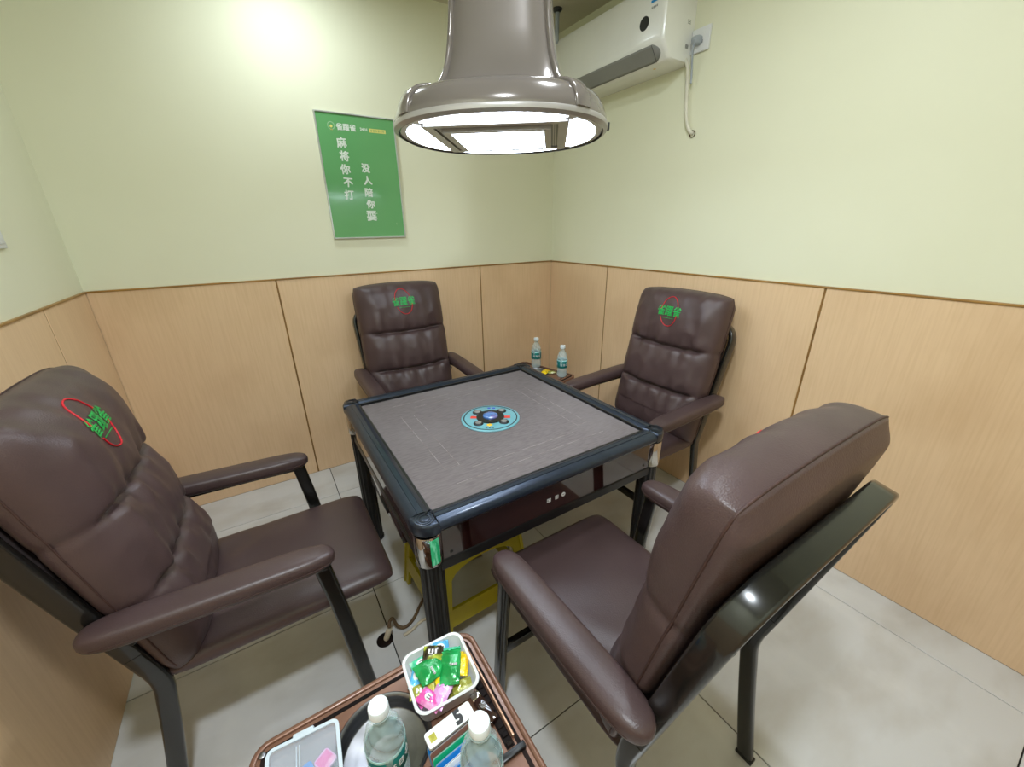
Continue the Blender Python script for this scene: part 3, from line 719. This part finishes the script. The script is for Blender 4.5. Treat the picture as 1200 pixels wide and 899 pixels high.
# socket, plug, hose
so = thing('wall_socket', 'white square wall socket beside the air conditioner', 'socket', (0, -1.078, 2.218))
box('face_plate', (-.012, -.046, -.046), (0, .046, .046), 'white_plastic', so, bev=.004)
box('socket_face', (-.0128, -.03, -.03), (-.011, .03, .03), 'white_plastic', so, bev=.001)
for (y, a) in ((-.012, 20), (.012, -20)): box('socket_slot', (-.0134, y-.0015, -.015), (-.0126, y+.0015, -.003), 'ac_dark', so)
pg = thing('power_plug', 'grey plug with short grey cable in the white wall socket', 'plug', (-.0135, -1.072, 2.215))
sweep('plug_body', [(0, 0, 0), (-.012, 0, 0), (-.028, .002, -.003), (-.036, .003, -.006)], rrect(.036, .036, .012, 4), (0, 0, 1), 'gray_plastic', pg, scale=[(1, 1), (1, 1), (.9, .9), (.5, .5)])
tube('plug_cable', spline([(-.026, .002, -.012), (-.03, .004, -.035), (-.024, .005, -.07), (-.014, .006, -.12), (-.012, .004, -.16)], 6), .0042, 'gray_plastic', pg)
hs = tag(tube('drain_hose', spline([(-.03, -1.025, 2.155), (-.034, -1.045, 2.12), (-.022, -1.046, 2.05), (-.016, -1.05, 1.97), (-.016, -1.065, 1.90), (-.012, -1.084, 1.862), (.0, -1.093, 1.85)], 8), .0085, 'cream_hose', n=12), 'cream drain hose hanging from the air conditioner into the wall', 'hose')
hc = tag(link('wall_hole_sleeve', lathe_me('wall_hole_sleeve', [(.006, -.006), (.013, -.006), (.013, .004), (.0155, .005), (.0155, 0)], 20), 'cable_brown'), 'small brownish wall hole sleeve where the hose enters', 'sleeve')
hc.data.transform(Matrix.Rotation(-PI/2, 4, 'Y')); hc.location = (-.001, -1.094, 1.849)
pp = thing('ceiling_pipe', 'short grey ceiling pipe with black collar above the air conditioner', 'pipe', (-.20, -.265, CEIL))
lathe('pipe', [(0, -.16), (.011, -.16), (.012, -.155), (.012, -.012), (0, -.012)], 'gray_plastic', pp, n=18)
lathe('collar', [(.0, 0), (.028, 0), (.028, -.006), (.02, -.014), (.013, -.018), (0, -.018)], 'ac_dark', pp, n=22)

# ------------------------------------------------------------------ poster
po = thing('poster', 'green framed poster with white hand lettering on the back wall', 'poster', (-1.317, 0, 1.698))
PW, PH = .203, .303
for nm, lo, hi in (('frame_bar', (-PW, -.018, -PH), (-PW+.007, 0, PH)), ('frame_bar', (PW-.007, -.018, -PH), (PW, 0, PH)), ('frame_bar', (-PW+.007, -.018, PH-.007), (PW-.007, 0, PH)), ('frame_bar', (-PW+.007, -.018, -PH), (PW-.007, 0, -PH+.007))):
    box(nm, lo, hi, 'alu_frame', po, bev=.0015, seg=1)
pr_ = box('print', (-PW+.006, -.012, -PH+.006), (PW-.006, -.002, PH-.006), 'poster_green', po)
def ptext(s, x, z, size, m='poster_white', off=.0, rot=0): return text('print_lettering', s, size, m, pr_, Matrix.Translation((x, -.0124, z)) @ Matrix.Rotation(rot, 4, 'Y') @ Matrix.Rotation(PI/2, 4, 'X'), off)
for i, ch in enumerate('麻将你不打'): ptext(ch, -.088+.004*(i % 2), .165-.062*i, .050, off=.0014, rot=(-.06, .05, -.04, .06, 0)[i])
for i, ch in enumerate('没人陪你耍'): ptext(ch, .018+.003*(i % 2), .052-.060*i, .046 if i < 4 else .056, off=.0014 if i < 4 else .0018, rot=(.05, -.05, .04, -.04, 0)[i])
for (z, l) in ((-.163, .05), (-.172, .062), (-.2, .055)): box('print_stroke', (.02-l/2, -.0124, z-.0012), (.02+l/2, -.0115, z+.0012), 'poster_white', pr_)
ptext('雀躍雀', -.055, .238, .033, off=.0009)
me = lathe_me('print_logo', [(.0145, 0), (.0145, .0006), (.018, .0006), (.018, 0)], 28); me.transform(Matrix.Translation((-.128, -.0118, .242)) @ Matrix.Rotation(PI/2, 4, 'X')); link('print_logo', me, 'poster_pale', pr_)
me = lathe_me('print_logo', [(0, .0006), (.0065, .0006), (.0065, 0)], 18); me.transform(Matrix.Translation((-.128, -.0118, .239)) @ Matrix.Rotation(PI/2, 4, 'X')); link('print_logo', me, 'poster_yellow', pr_)
box('print_logo', (-.134, -.0124, .2225), (-.122, -.0115, .228), 'poster_yellow', pr_)
ptext('24 H', .034, .238, .019, off=.0004)
box('print_label', (.062, -.0124, .228), (.150, -.0115, .246), 'poster_yellow', pr_)
strokes('print_lettering', 6, .013, 'poster_green', pr_, Matrix.Translation((.106, -.0126, .237)) @ Matrix.Rotation(PI/2, 4, 'X'), 4)
box('print_stroke', (.155, -.0124, -.232), (.1575, -.0115, -.222), 'poster_pale', pr_)

# wall switch at the left edge
sw = thing('wall_switch', 'white wall switch plate at the left edge of the picture', 'switch', (-ROOM_W, -.577, 1.445))
box('face_plate', (0, -.043, -.043), (.009, .043, .043), 'white_plastic', sw, bev=.003)
box('rocker', (.008, -.03, -.03), (.0125, .03, .03), 'white_plastic', sw, bev=.002)

# ------------------------------------------------------------------ tea carts
CZ = .55
def make_cart(label):
    c = thing('tea_cart', label, 'cart', group='brown tea carts')
    W2, D2 = .22, .18
    # local frame: x across (long), y depth (back = +), top at CZ
    R_ = .03
    outl = [(x, y) for x, y in rrect(2*W2, 2*D2, R_, 6)]
    hx, hy, hr = -.010, .063, .085          # hole for the steel cup
    bm = bmesh.new(); ov = [bm.verts.new((x, y, CZ-.006)) for x, y in outl]; oe = [bm.edges.new((ov[i], ov[(i+1) % len(ov)])) for i in range(len(ov))]
    hv = [bm.verts.new((hx+hr*math.cos(2*PI*i/40), hy+hr*math.sin(2*PI*i/40), CZ-.006)) for i in range(40)]; he = [bm.edges.new((hv[i], hv[(i+1) % 40])) for i in range(40)]
    bmesh.ops.triangle_fill(bm, use_beauty=True, edges=oe+he)
    kill = [f for f in bm.faces if (f.calc_center_median().xy-Vector((hx, hy))).length < hr*.9]
    bmesh.ops.delete(bm, geom=kill, context='FACES')
    r = bmesh.ops.extrude_face_region(bm, geom=bm.faces[:]); bmesh.ops.translate(bm, verts=[v for v in r['geom'] if isinstance(v, bmesh.types.BMVert)], vec=(0, 0, .006))
    link('cart_top', frombm(bm, 'cart_top'), 'cart_brown', c)
    rp = [(x, y, CZ) for x, y in rrect(2*W2-.004, 2*D2-.004, R_, 6)]
    sweep('cart_rim', rp, [(-.004, -.03), (.006, -.03), (.006, .003), (.004, .005), (-.002, .005), (-.004, .003)], (0, 0, 1), 'cart_brown', c, closed=True)
    sweep('rim_groove', [(x, y, CZ) for x, y in rrect(2*W2-.034, 2*D2-.034, .014, 4)], [(-.004, -.0002), (.004, -.0002), (.004, .0008), (-.004, .0008)], (0, 0, 1), 'cart_dark', c, closed=True)
    box('side_rail', (W2-.0245, -.06, CZ), (W2-.0195, D2-.03, CZ+.010), 'cart_copper', c, bev=.002)
    box('ribbed_slot', (W2-.042, -.07, CZ), (W2-.0255, D2-.04, CZ+.0014), 'cart_dark', c)
    for i in range(13): box('slot_rib', (W2-.040, -.068+.0165*i, CZ+.001), (W2-.0275, -.060+.0165*i, CZ+.0045), 'cart_dark', c, bev=.001, seg=1)
    box('rail_bracket', (W2-.062, -.086, CZ), (W2-.010, -.074, CZ+.009), 'black_plastic', c, bev=.002)
    lathe('corner_stud', [(0, 0), (.006, 0), (.006, .0025), (.003, .004), (0, .004)], 'steel', c, n=14, loc=(-W2+.017, D2-.017, CZ+.001))
    cup = lathe('steel_cup', [(.0865, .0035), (.0885, .0022), (.0875, .0005), (.084, .0008), (.083, -.004), (.0805, -.032), (.077, -.036), (.0, -.038), (0, -.0365), (.056, -.0355), (.059, -.033), (.0755, -.033), (.0785, -.030), (.0805, -.002), (.0825, .0012), (.0865, .0035)], 'steel', c, n=48, loc=(hx, hy, CZ), ang=60)
    for (x, y) in ((-1, -1), (1, -1), (1, 1), (-1, 1)):
        lg = sweep('leg', [(x*(W2-.03), y*(D2-.03), .03), (x*(W2-.03), y*(D2-.03), CZ-.006)], rrect(.026, .026, .006, 3), (0, 1, 0), 'cart_dark', c)
        me = lathe_me('caster', [(0, -.008), (.012, -.008), (.015, -.005), (.015, .005), (.012, .008), (0, .008)], 18); me.transform(Matrix.Translation((x*(W2-.03), y*(D2-.03), .015)) @ Matrix.Rotation(PI/2, 4, 'Y')); link('caster', me, 'black_plastic', lg, smooth=True)
    box('lower_shelf', (-W2+.02, -D2+.02, .15), (W2-.02, D2-.02, .165), 'cart_brown', c, bev=.003)
    box('middle_shelf', (-W2+.02, -D2+.02, .34), (W2-.02, D2-.02, .355), 'cart_brown', c, bev=.003)
    return c
CX0, CY0 = -1.899, -2.068
cart = make_cart('brown tea cart in the foreground holding candy, bottles and a clear box'); cart.location = (CX0, CY0, 0)
cart2 = copy_tree(cart, None, 'brown tea cart in the far corner behind the table'); cart2.location = (-.556, -.535, 0); cart2.rotation_euler = (0, 0, math.radians(-75.5))

# ------------------------------------------------------------------ bottles
def make_bottle(label):
    b = thing('water_bottle', label, 'bottle', group='small water bottles')
    H = .186
    prof = [(0, .004), (.018, .002), (.024, 0), (.029, .006), (.0298, .018)]
    for i in range(5): z = .02+.007*i; prof += [(.0298, z), (.0285, z+.0035)]
    prof += [(.0298, .056), (.0298, .104)]
    for i in range(14):
        s = i/13; z = .106+.052*s; r_ = .0298*(1-s)**.55*.62+.0298*.38+.0 if False else (.0300-(.0300-.0135)*s**1.9); prof.append((r_-(.0011 if i % 2 else 0), z))
    prof += [(.0128, .162), (.0128, .166), (.0155, .1665), (.0155, .169), (.0128, .170), (.0125, .176)]
    # wavy ribbed shoulder
    me = lathe_me('bottle_body', prof, 48)
    for v in me.vertices:
        z = v.co.z
        if .104 < z < .16:
            a = math.atan2(v.co.y, v.co.x); k = 1+.05*math.sin(5*a+z*300); v.co.x *= k; v.co.y *= k
    sharp(link('bottle_body', me, 'clear_pet', b), 80)
    lathe('bottle_label', [(.0301, .058), (.0305, .0585), (.0305, .098), (.0301, .0985)], 'water_label', b, n=48)
    lathe('label_band', [(.0302, .0985), (.03065, .0986), (.03065, .104), (.0302, .1045)], 'label_pale', b, n=48)
    lathe('bottle_cap', [(.0142, .171), (.0148, .1712), (.0148, .184), (.0138, .186), (0, .1865)], 'cap_white', b, n=40, ang=50)
    # white lettering wrapped round the label
    for k in range(3):
        me = strokes_me(3, .016, 5+k)
        for v in me.vertices:
            a = v.co.x/.031+k*2*PI/3; z = .078+v.co.y; r_ = .0309+v.co.z; v.co = Vector((r_*math.sin(a), -r_*math.cos(a), z))
        link('label_lettering', me, 'white_mark', b)
        me = prism_me('label_stripe', [(-.018, -.001), (.018, -.001), (.018, .001), (-.018, .001)], 0, .0004)
        for v in me.vertices:
            a = v.co.x/.031+k*2*PI/3; z = .0635+v.co.y; v.co = Vector(((.0306+v.co.z)*math.sin(a), -(.0306+v.co.z)*math.cos(a), z))
        link('label_stripe', me, 'white_mark', b)
    return b
b1 = make_bottle('clear water bottle with white cap standing in the steel cup of the foreground cart'); b1.location = (-1.908, -2.046, CZ-.0330); b1.rotation_euler = (0, 0, .5); b1.scale = (1.1, 1.1, 1.1)
b2 = copy_tree(b1, None, 'clear water bottle with white cap beside the coloured cards'); b2.location = (-1.787, -2.172, CZ+.0002); b2.rotation_euler = (0, 0, 1.4)
b3 = copy_tree(b1, None, 'small water bottle on the corner cart, the one nearer the wall corner'); b3.location = (-.432, -.415, CZ+.0002); b3.rotation_euler = (0, 0, -.5)
b4 = copy_tree(b1, None, 'small water bottle on the corner cart, the one nearer the right armchair'); b4.location = (-.404, -.658, CZ+.0002); b4.rotation_euler = (0, 0, -.3)

# ------------------------------------------------------------------ candy tray and candies
TRX, TRY, TS = -1.777, -1.965, .064
tr = thing('candy_tray', 'white rounded square candy tray at the back of the foreground cart', 'tray', (TRX, TRY, CZ+.0006), math.radians(-3))
def rr(h, r): return rrect(2*h, 2*h, r, 6)
loft('tray_wall', [(rr(TS-.010, .018), .0), (rr(TS-.006, .02), .004), (rr(TS, .022), .040), (rr(TS+.0025, .023), .042), (rr(TS+.0005, .022), .0435), (rr(TS-.003, .02), .042), (rr(TS-.008, .019), .006), (rr(TS-.012, .018), .003)], 'white_plastic', tr, cap_top=True, cap_bot=True)
def candy_me(L, w_, h_, seed):
    nx, ny = 18, 10; vs = []; fs = []; rnd = seed*7.7
    for l in (0, 1):
        for j in range(ny+1):
            v = 2*j/ny-1
            for i in range(nx+1):
                u = 2*i/nx-1
                e = max(0, 1-(abs(u)/.82)**3)*max(0, 1-abs(v)**2.2) if abs(u) < .82 else 0
                fl_ = .0012*math.sin(j*2.4+rnd) if abs(u) >= .8 else 0
                wv = w_/2*(1-.08*math.exp(-((abs(u)-.82)/.1)**2)+.03*noise.noise((u*3, v, rnd)))
                z = (1 if l == 0 else -1)*(.0004+h_/2*e**.6*(1+.35*noise.noise((u*2.5, v*2.5, rnd+l*3))))+fl_
                vs.append((u*L/2, v*wv, z))
    def idx(l, i, j): return l*(nx+1)*(ny+1)+j*(nx+1)+i
    for l in (0, 1):
        for j in range(ny):
            for i in range(nx):
                f = (idx(l, i, j), idx(l, i+1, j), idx(l, i+1, j+1), idx(l, i, j+1)); fs.append(f if l == 0 else f[::-1])
    for j in range(ny): fs.append((idx(0, 0, j), idx(0, 0, j+1), idx(1, 0, j+1), idx(1, 0, j))); fs.append((idx(0, nx, j+1), idx(0, nx, j), idx(1, nx, j), idx(1, nx, j+1)))
    me = bpy.data.meshes.new('wrapper'); me.from_pydata(vs, [], fs); bm = bmesh.new(); bm.from_mesh(me); bmesh.ops.recalc_face_normals(bm, faces=bm.faces[:]); bm.to_mesh(me); bm.free(); return me
# x, y in tray (east, north), z, length, width, height, rz deg, tilt, wrapper, label, white badge
CAND = [
 (-.016, .010, .043, .052, .040, .013, 8, 6, 'wrap_green', 'large dark green candy packet lying left of centre in the tray', 'strip'),
 (.020, -.008, .045, .060, .036, .014, 62, -8, 'wrap_green', 'large dark green candy packet lying right of centre in the tray', 'strip'),
 (.016, .046, .036, .034, .026, .012, -14, 10, 'wrap_blue', 'light blue candy at the far right corner of the tray', 'oval'),
 (-.002, .036, .047, .036, .026, .012, -28, 8, 'wrap_dark', 'black and lime candy on top of the pile', 'text'),
 (-.030, .036, .034, .036, .024, .010, 5, 6, 'wrap_teal', 'mint green candy with white badge at the tray back', 'oval'),
 (-.046, .014, .034, .044, .020, .010, 58, 10, 'wrap_blue', 'light blue candy along the left edge of the tray', 'oval'),
 (-.046, -.016, .032, .038, .024, .012, -20, 10, 'wrap_lime', 'black and white printed candy at the left edge of the tray', 'text'),
 (-.026, -.018, .033, .040, .018, .010, 70, -8, 'wrap_olive', 'narrow olive candy between the green packets', None),
 (-.004, -.014, .031, .030, .020, .012, 20, 10, 'wrap_yellow', 'small yellow candy under the green packets', None),
 (.046, -.006, .034, .046, .022, .012, 62, 6, 'wrap_yellow', 'yellow candy at the right edge of the tray', None),
 (-.036, -.038, .034, .046, .026, .014, -58, 6, 'wrap_pink', 'bright pink candy with white badge at the near left of the tray', 'oval'),
 (-.014, -.040, .033, .044, .032, .015, 35, -10, 'wrap_lilac', 'pale pink candy next to the bright pink one', None),
 (-.038, -.026, .022, .034, .020, .010, 10, 0, 'wrap_pink', 'pink candy half buried at the left of the tray', None),
 (.030, -.044, .028, .036, .022, .012, -8, 8, 'wrap_lime', 'lime coloured candy at the near right of the tray', None),
 (.032, .024, .034, .038, .024, .012, -18, 12, 'wrap_teal', 'mint candy beside the light blue candy at the right', None),
 (.006, .014, .036, .036, .024, .012, 74, 6, 'wrap_blue', 'light blue candy between the two green packets', 'oval'),
 (.038, .008, .028, .040, .024, .012, 40, 0, 'wrap_blue', 'blue candy half hidden under the right green packet', None),
 (.004, -.024, .022, .044, .030, .012, 15, 0, 'wrap_lilac', 'pale pink candy under the right green packet', None),
 (-.022, .018, .022, .040, .030, .012, 80, 0, 'wrap_teal', 'mint candy under the left green packet', None),
 (.014, .032, .022, .040, .030, .012, 20, 0, 'wrap_green', 'green candy buried at the back of the tray', None),
 (-.008, -.042, .018, .036, .020, .010, 0, 0, 'wrap_olive', 'olive candy at the near edge of the tray', None),
]
ra = math.radians(-3)
for i, (x, y, z, L_, w_, h_, a, t, m, lab, badge) in enumerate(CAND):
    L_ *= 1.16; w_ *= 1.16; h_ *= 1.1; z += .004
    o = thing('wrapped_candy', lab, 'candy', (TRX+x*math.cos(ra)-y*math.sin(ra), TRY+x*math.sin(ra)+y*math.cos(ra), CZ+z-.002), 0, 'wrapped candies in the tray')
    o.rotation_euler = (math.radians(t), math.radians(t*.6), math.radians(a))
    link('wrapper', candy_me(L_, w_, h_, i+1), m, o, smooth=True)
    if badge == 'oval':
        me = lathe_me('badge', [(0, .0006), (.0075, .0004), (.0085, -.001)], 20); me.transform(Matrix.Translation((0, 0, h_/2+.0006)) @ Matrix.Diagonal((1.15, .85, 1, 1))); link('badge', me, 'white_mark', o)
        box('badge_print', (-.004, -.003, h_/2+.001), (.004, -.0018, h_/2+.0016), 'dark_mark', o); box('badge_print', (-.003, .0012, h_/2+.001), (.003, .0024, h_/2+.0016), 'dark_mark', o)
    elif badge == 'strip':
        box('seal_strip', (-.0022, -w_*.38, h_/2-.0006), (.0022, -w_*.02, h_/2+.0014), 'white_mark', o, bev=.0006, seg=1)
        for q in range(5): box('badge_print', (-.0018, -w_*.36+q*.0032, h_/2+.001), (.0018, -w_*.36+q*.0032+.001, h_/2+.0018), 'dark_mark', o)
    elif badge == 'text':
        me = text_me('8', .016, .0008, .0004); me.transform(Matrix.Translation((-.004, 0, h_/2+.0008))); 
        bpy.data.meshes.remove(me)
        for q in range(3): box('badge_print', (-.010+q*.007, -.0045, h_/2+.0002), (-.006+q*.007, .0045, h_/2+.0014), 'white_mark', o, bev=.0004, seg=1)
# yellow candy on the far cart
o = thing('wrapped_candy', 'yellow wrapped candy between the two bottles on the corner cart', 'candy', (-.452, -.545, CZ+.008)); o.rotation_euler = (0, 0, .6)
link('wrapper', candy_me(.085, .045, .018, 50), 'wrap_yellow', o, smooth=True)
o = thing('wrapped_candy', 'yellow and white candy wrapper leaning beside the yellow candy on the corner cart', 'candy', (-.425, -.575, CZ+.007)); o.rotation_euler = (0, 0, -.5)
link('wrapper', candy_me(.06, .035, .015, 51), 'wrap_lime', o, smooth=True)

# ------------------------------------------------------------------ number tag, cards, lighter, clear box
def flat(name, lab, cat, w_, h_, t_, m, loc, rot, bevr=.003, group=None):
    me = prism_me(name, rrect(w_, h_, .005, 4), 0, t_)
    o = thing(name, lab, cat, loc, group=group); o.rotation_euler = rot
    link('body', me, m, o); return o
tg = flat('number_tag', 'white plastic tag with a black number 5 beside the candy tray', 'tag', .092, .026, .008, 'white_plastic', (-1.801, -2.068, CZ+.042), (math.radians(8), 0, math.radians(5)))
text('number', '5', .031, 'dark_mark', tg, Matrix.Translation((.018, 0, .0083)), .0016)
box('gold_mark', (-.040, -.006, .0078), (-.028, .006, .0084), 'wrap_olive', tg)
cb = tag(box('card_holder', (-.046, -.055, 0), (.046, .0, .0025), 'cart_dark', loc=(-1.806, -2.085, CZ+.0006), bev=.001, seg=1), 'thin dark card holder plate under the coloured cards', 'holder')
for i, (m, nm) in enumerate((('card_blue', 'dark blue'), ('card_brown', 'brown'), ('card_green', 'green'), ('card_blue', 'bright blue'), ('card_white', 'white'), ('card_blue', 'sky blue'))):
    o = flat('plastic_card', nm+' plastic card standing in the row behind the number tag' if i != 5 else 'last blue plastic card of the row, nearest the bottle', 'card', .085, .040, .0045, m, (-1.806+.001*i, -2.081-.0105*i, CZ+.0225), (math.radians(62), 0, math.radians(5)), group='coloured plastic cards')
    me = prism_me('card_edge', rrect(.0856, .0406, .005, 4), .0012, .0032); link('card_edge', me, 'card_gray', o)
li = thing('lighter', 'small dark red lighter with silver emblem in the ribbed slot of the cart', 'lighter', (-1.727, -2.062, CZ+.0125)); li.rotation_euler = (0, 0, math.radians(100))
sweep('lighter_body', [(-.030, 0, 0), (-.028, 0, 0), (.020, 0, 0), (.022, 0, 0)], rrect(.022, .012, .005, 4), (0, 0, 1), 'gloss_brown', li, scale=[(.9, .9), (1, 1), (1, 1), (.9, .9)])
box('lighter_head', (.022, -.010, -.005), (.036, .010, .005), 'chrome', li, bev=.002)
me = lathe_me('emblem', [(0, .0006), (.006, .0006), (.0065, 0)], 18); me.transform(Matrix.Translation((.004, 0, .006))); link('emblem', me, 'chrome', li)
cbx = thing('clear_box', 'clear plastic storage box with latch at the left end of the cart', 'box', (-2.036, -1.985, CZ+.0012), math.radians(-5))
bw, bd, bh = .058, .055, .030
loft('box_wall', [(rrect(2*bw-.006, 2*bd-.006, .008, 4), 0), (rrect(2*bw, 2*bd, .010, 4), .003), (rrect(2*bw, 2*bd, .010, 4), bh-.006), (rrect(2*bw-.004, 2*bd-.004, .009, 4), bh-.006), (rrect(2*bw-.004, 2*bd-.004, .009, 4), .005)], 'clear_box', cbx, cap_bot=True)
lid = loft('box_lid', [(rrect(2*bw+.002, 2*bd+.002, .010, 4), bh-.008), (rrect(2*bw+.004, 2*bd+.004, .011, 4), bh-.006), (rrect(2*bw+.003, 2*bd+.003, .011, 4), bh), (rrect(2*bw-.008, 2*bd-.008, .008, 4), bh), (rrect(2*bw-.012, 2*bd-.012, .007, 4), bh-.003)], 'clear_box', cbx, cap_top=True)
sweep('lid_edge', [(x, y, bh+.0006) for x, y in rrect(2*bw-.002, 2*bd-.002, .010, 5)], [(-.003, -.0012), (.003, -.0012), (.003, .0012), (-.003, .0012)], (0, 0, 1), 'box_edge', lid, closed=True)
for x in (-.012, -.007): box('lid_rib', (x-.0006, -.02, bh-.003), (x+.0006, bd-.012, bh-.0018), 'box_edge', lid)
box('latch', (-.018, bd+.0005, bh-.012), (.018, bd+.011, bh-.001), 'box_edge', cbx, bev=.003)
for k, (m, x, y, a, lab) in enumerate((('card_blue', -2.042, -1.995, 14, 'blue playing card pack inside the clear box'), ('wrap_lilac', -2.004, -1.983, 30, 'purple printed card inside the clear box'))):
    o = flat('playing_card', lab, 'card', .044 if k == 0 else .028, .05 if k == 0 else .03, .004, m, (x, y, CZ+.008+.0045*k), (0, 0, math.radians(a)), group='cards in the clear box')
    box('card_print', (-.012, -.012, .0038), (.012, .012, .0044), 'wrap_blue' if k == 0 else 'wrap_pink', o)

# ------------------------------------------------------------------ yellow stool under the table
stl = thing('plastic_stool', 'yellow plastic step stool standing under the table', 'stool', (-1.44, -1.325, 0), math.radians(2))
SH = .42
def panel_me(top_w, bot_w, zt, zb):
    """side panel with arched opening: two legs, apron and low rail"""
    def hw(z): return bot_w+(top_w-bot_w)*(z-zb)/(zt-zb)
    lw = .045; arch = []
    bm = bmesh.new()
    za, zr = zt-.075, .16
    out_ = [(-hw(zb), zb), (-hw(zb)+lw, zb), (-hw(.085)+lw, .085), (hw(.085)-lw, .085), (hw(zb)-lw, zb), (hw(zb), zb), (hw(zt), zt), (-hw(zt), zt)]
    inn = [(-hw(zr)+lw, zr), (hw(zr)-lw, zr), (hw(za-.05)-lw, za-.05)]
    c = hw(za)-lw
    for i in range(1, 8): a = PI*i/8; inn.append((c*math.cos(a), za-.05+.05*math.sin(a)))
    inn.append((-hw(za-.05)+lw, za-.05))
    ov = [bm.verts.new((x, 0, z)) for x, z in out_]; oe = [bm.edges.new((ov[i], ov[(i+1) % len(ov)])) for i in range(len(ov))]
    iv = [bm.verts.new((x, 0, z)) for x, z in inn]; ie = [bm.edges.new((iv[i], iv[(i+1) % len(iv)])) for i in range(len(iv))]
    bmesh.ops.triangle_fill(bm, use_beauty=True, edges=oe+ie)
    def inside(p):
        x, z = p.x, p.z; r_ = False
        for i in range(len(inn)):
            x1, z1 = inn[i]; x2, z2 = inn[i-1]
            if (z1 > z) != (z2 > z) and x < (x2-x1)*(z-z1)/(z2-z1)+x1: r_ = not r_
        return r_
    bmesh.ops.delete(bm, geom=[f for f in bm.faces if inside(f.calc_center_median())], context='FACES')
    r_ = bmesh.ops.extrude_face_region(bm, geom=bm.faces[:]); bmesh.ops.translate(bm, verts=[v for v in r_['geom'] if isinstance(v, bmesh.types.BMVert)], vec=(0, .012, 0))
    return frombm(bm, 'side_panel')
pm = panel_me(.165, .205, SH-.012, 0)
for k in range(4):
    o = link('side_panel', pm, 'stool_yellow', stl); a = k*PI/2
    lean = math.atan2(.04, SH)
    o.matrix_local = Matrix.Rotation(a, 4, 'Z') @ Matrix.Translation((0, -.200, 0)) @ Matrix.Rotation(-lean, 4, 'X')
box('seat_board', (-.168, -.168, SH-.014), (.168, .168, SH), 'stool_yellow', stl, bev=.006)

# ------------------------------------------------------------------ floor outlet and cables
fo = thing('floor_outlet', 'dark round floor outlet with white plug beside the table leg', 'outlet', (-1.80, -1.366, 0))
lathe('outlet_ring', [(0, 0), (.03, 0), (.03, .002), (.026, .004), (.024, .003), (0, .003)], 'cart_dark', fo, n=28)
tube('white_plug', [(.006, 0, .003), (.014, -.004, .03), (.022, -.006, .052)], .0105, 'cable_white', fo, n=14)
tag(tube('power_cable', spline([(-1.778, -1.372, .056), (-1.772, -1.36, .07), (-1.757, -1.345, .06), (-1.745, -1.35, .02), (-1.72, -1.362, .008), (-1.68, -1.345, .008), (-1.60, -1.27, .008), (-1.45, -1.20, .008), (-1.30, -1.2, .008)], 6), .006, 'cable_brown', n=8), 'brown power cable running from the floor outlet under the table', 'cable')
tag(tube('white_cable', spline([(-1.735, -1.392, .007), (-1.70, -1.387, .007), (-1.65, -1.37, .007), (-1.60, -1.385, .007), (-1.57, -1.40, .007)], 6), .0055, 'cable_white', n=8), 'white cable lying on the floor next to the brown cable', 'cable')
tag(tube('thin_cable', spline([(-1.20, -1.30, .545), (-1.205, -1.31, .43), (-1.215, -1.315, .25), (-1.22, -1.32, .08), (-1.215, -1.33, .006), (-1.17, -1.36, .006)], 6), .0035, 'black_plastic', n=8), 'thin black cable hanging from the underside of the table', 'cable')
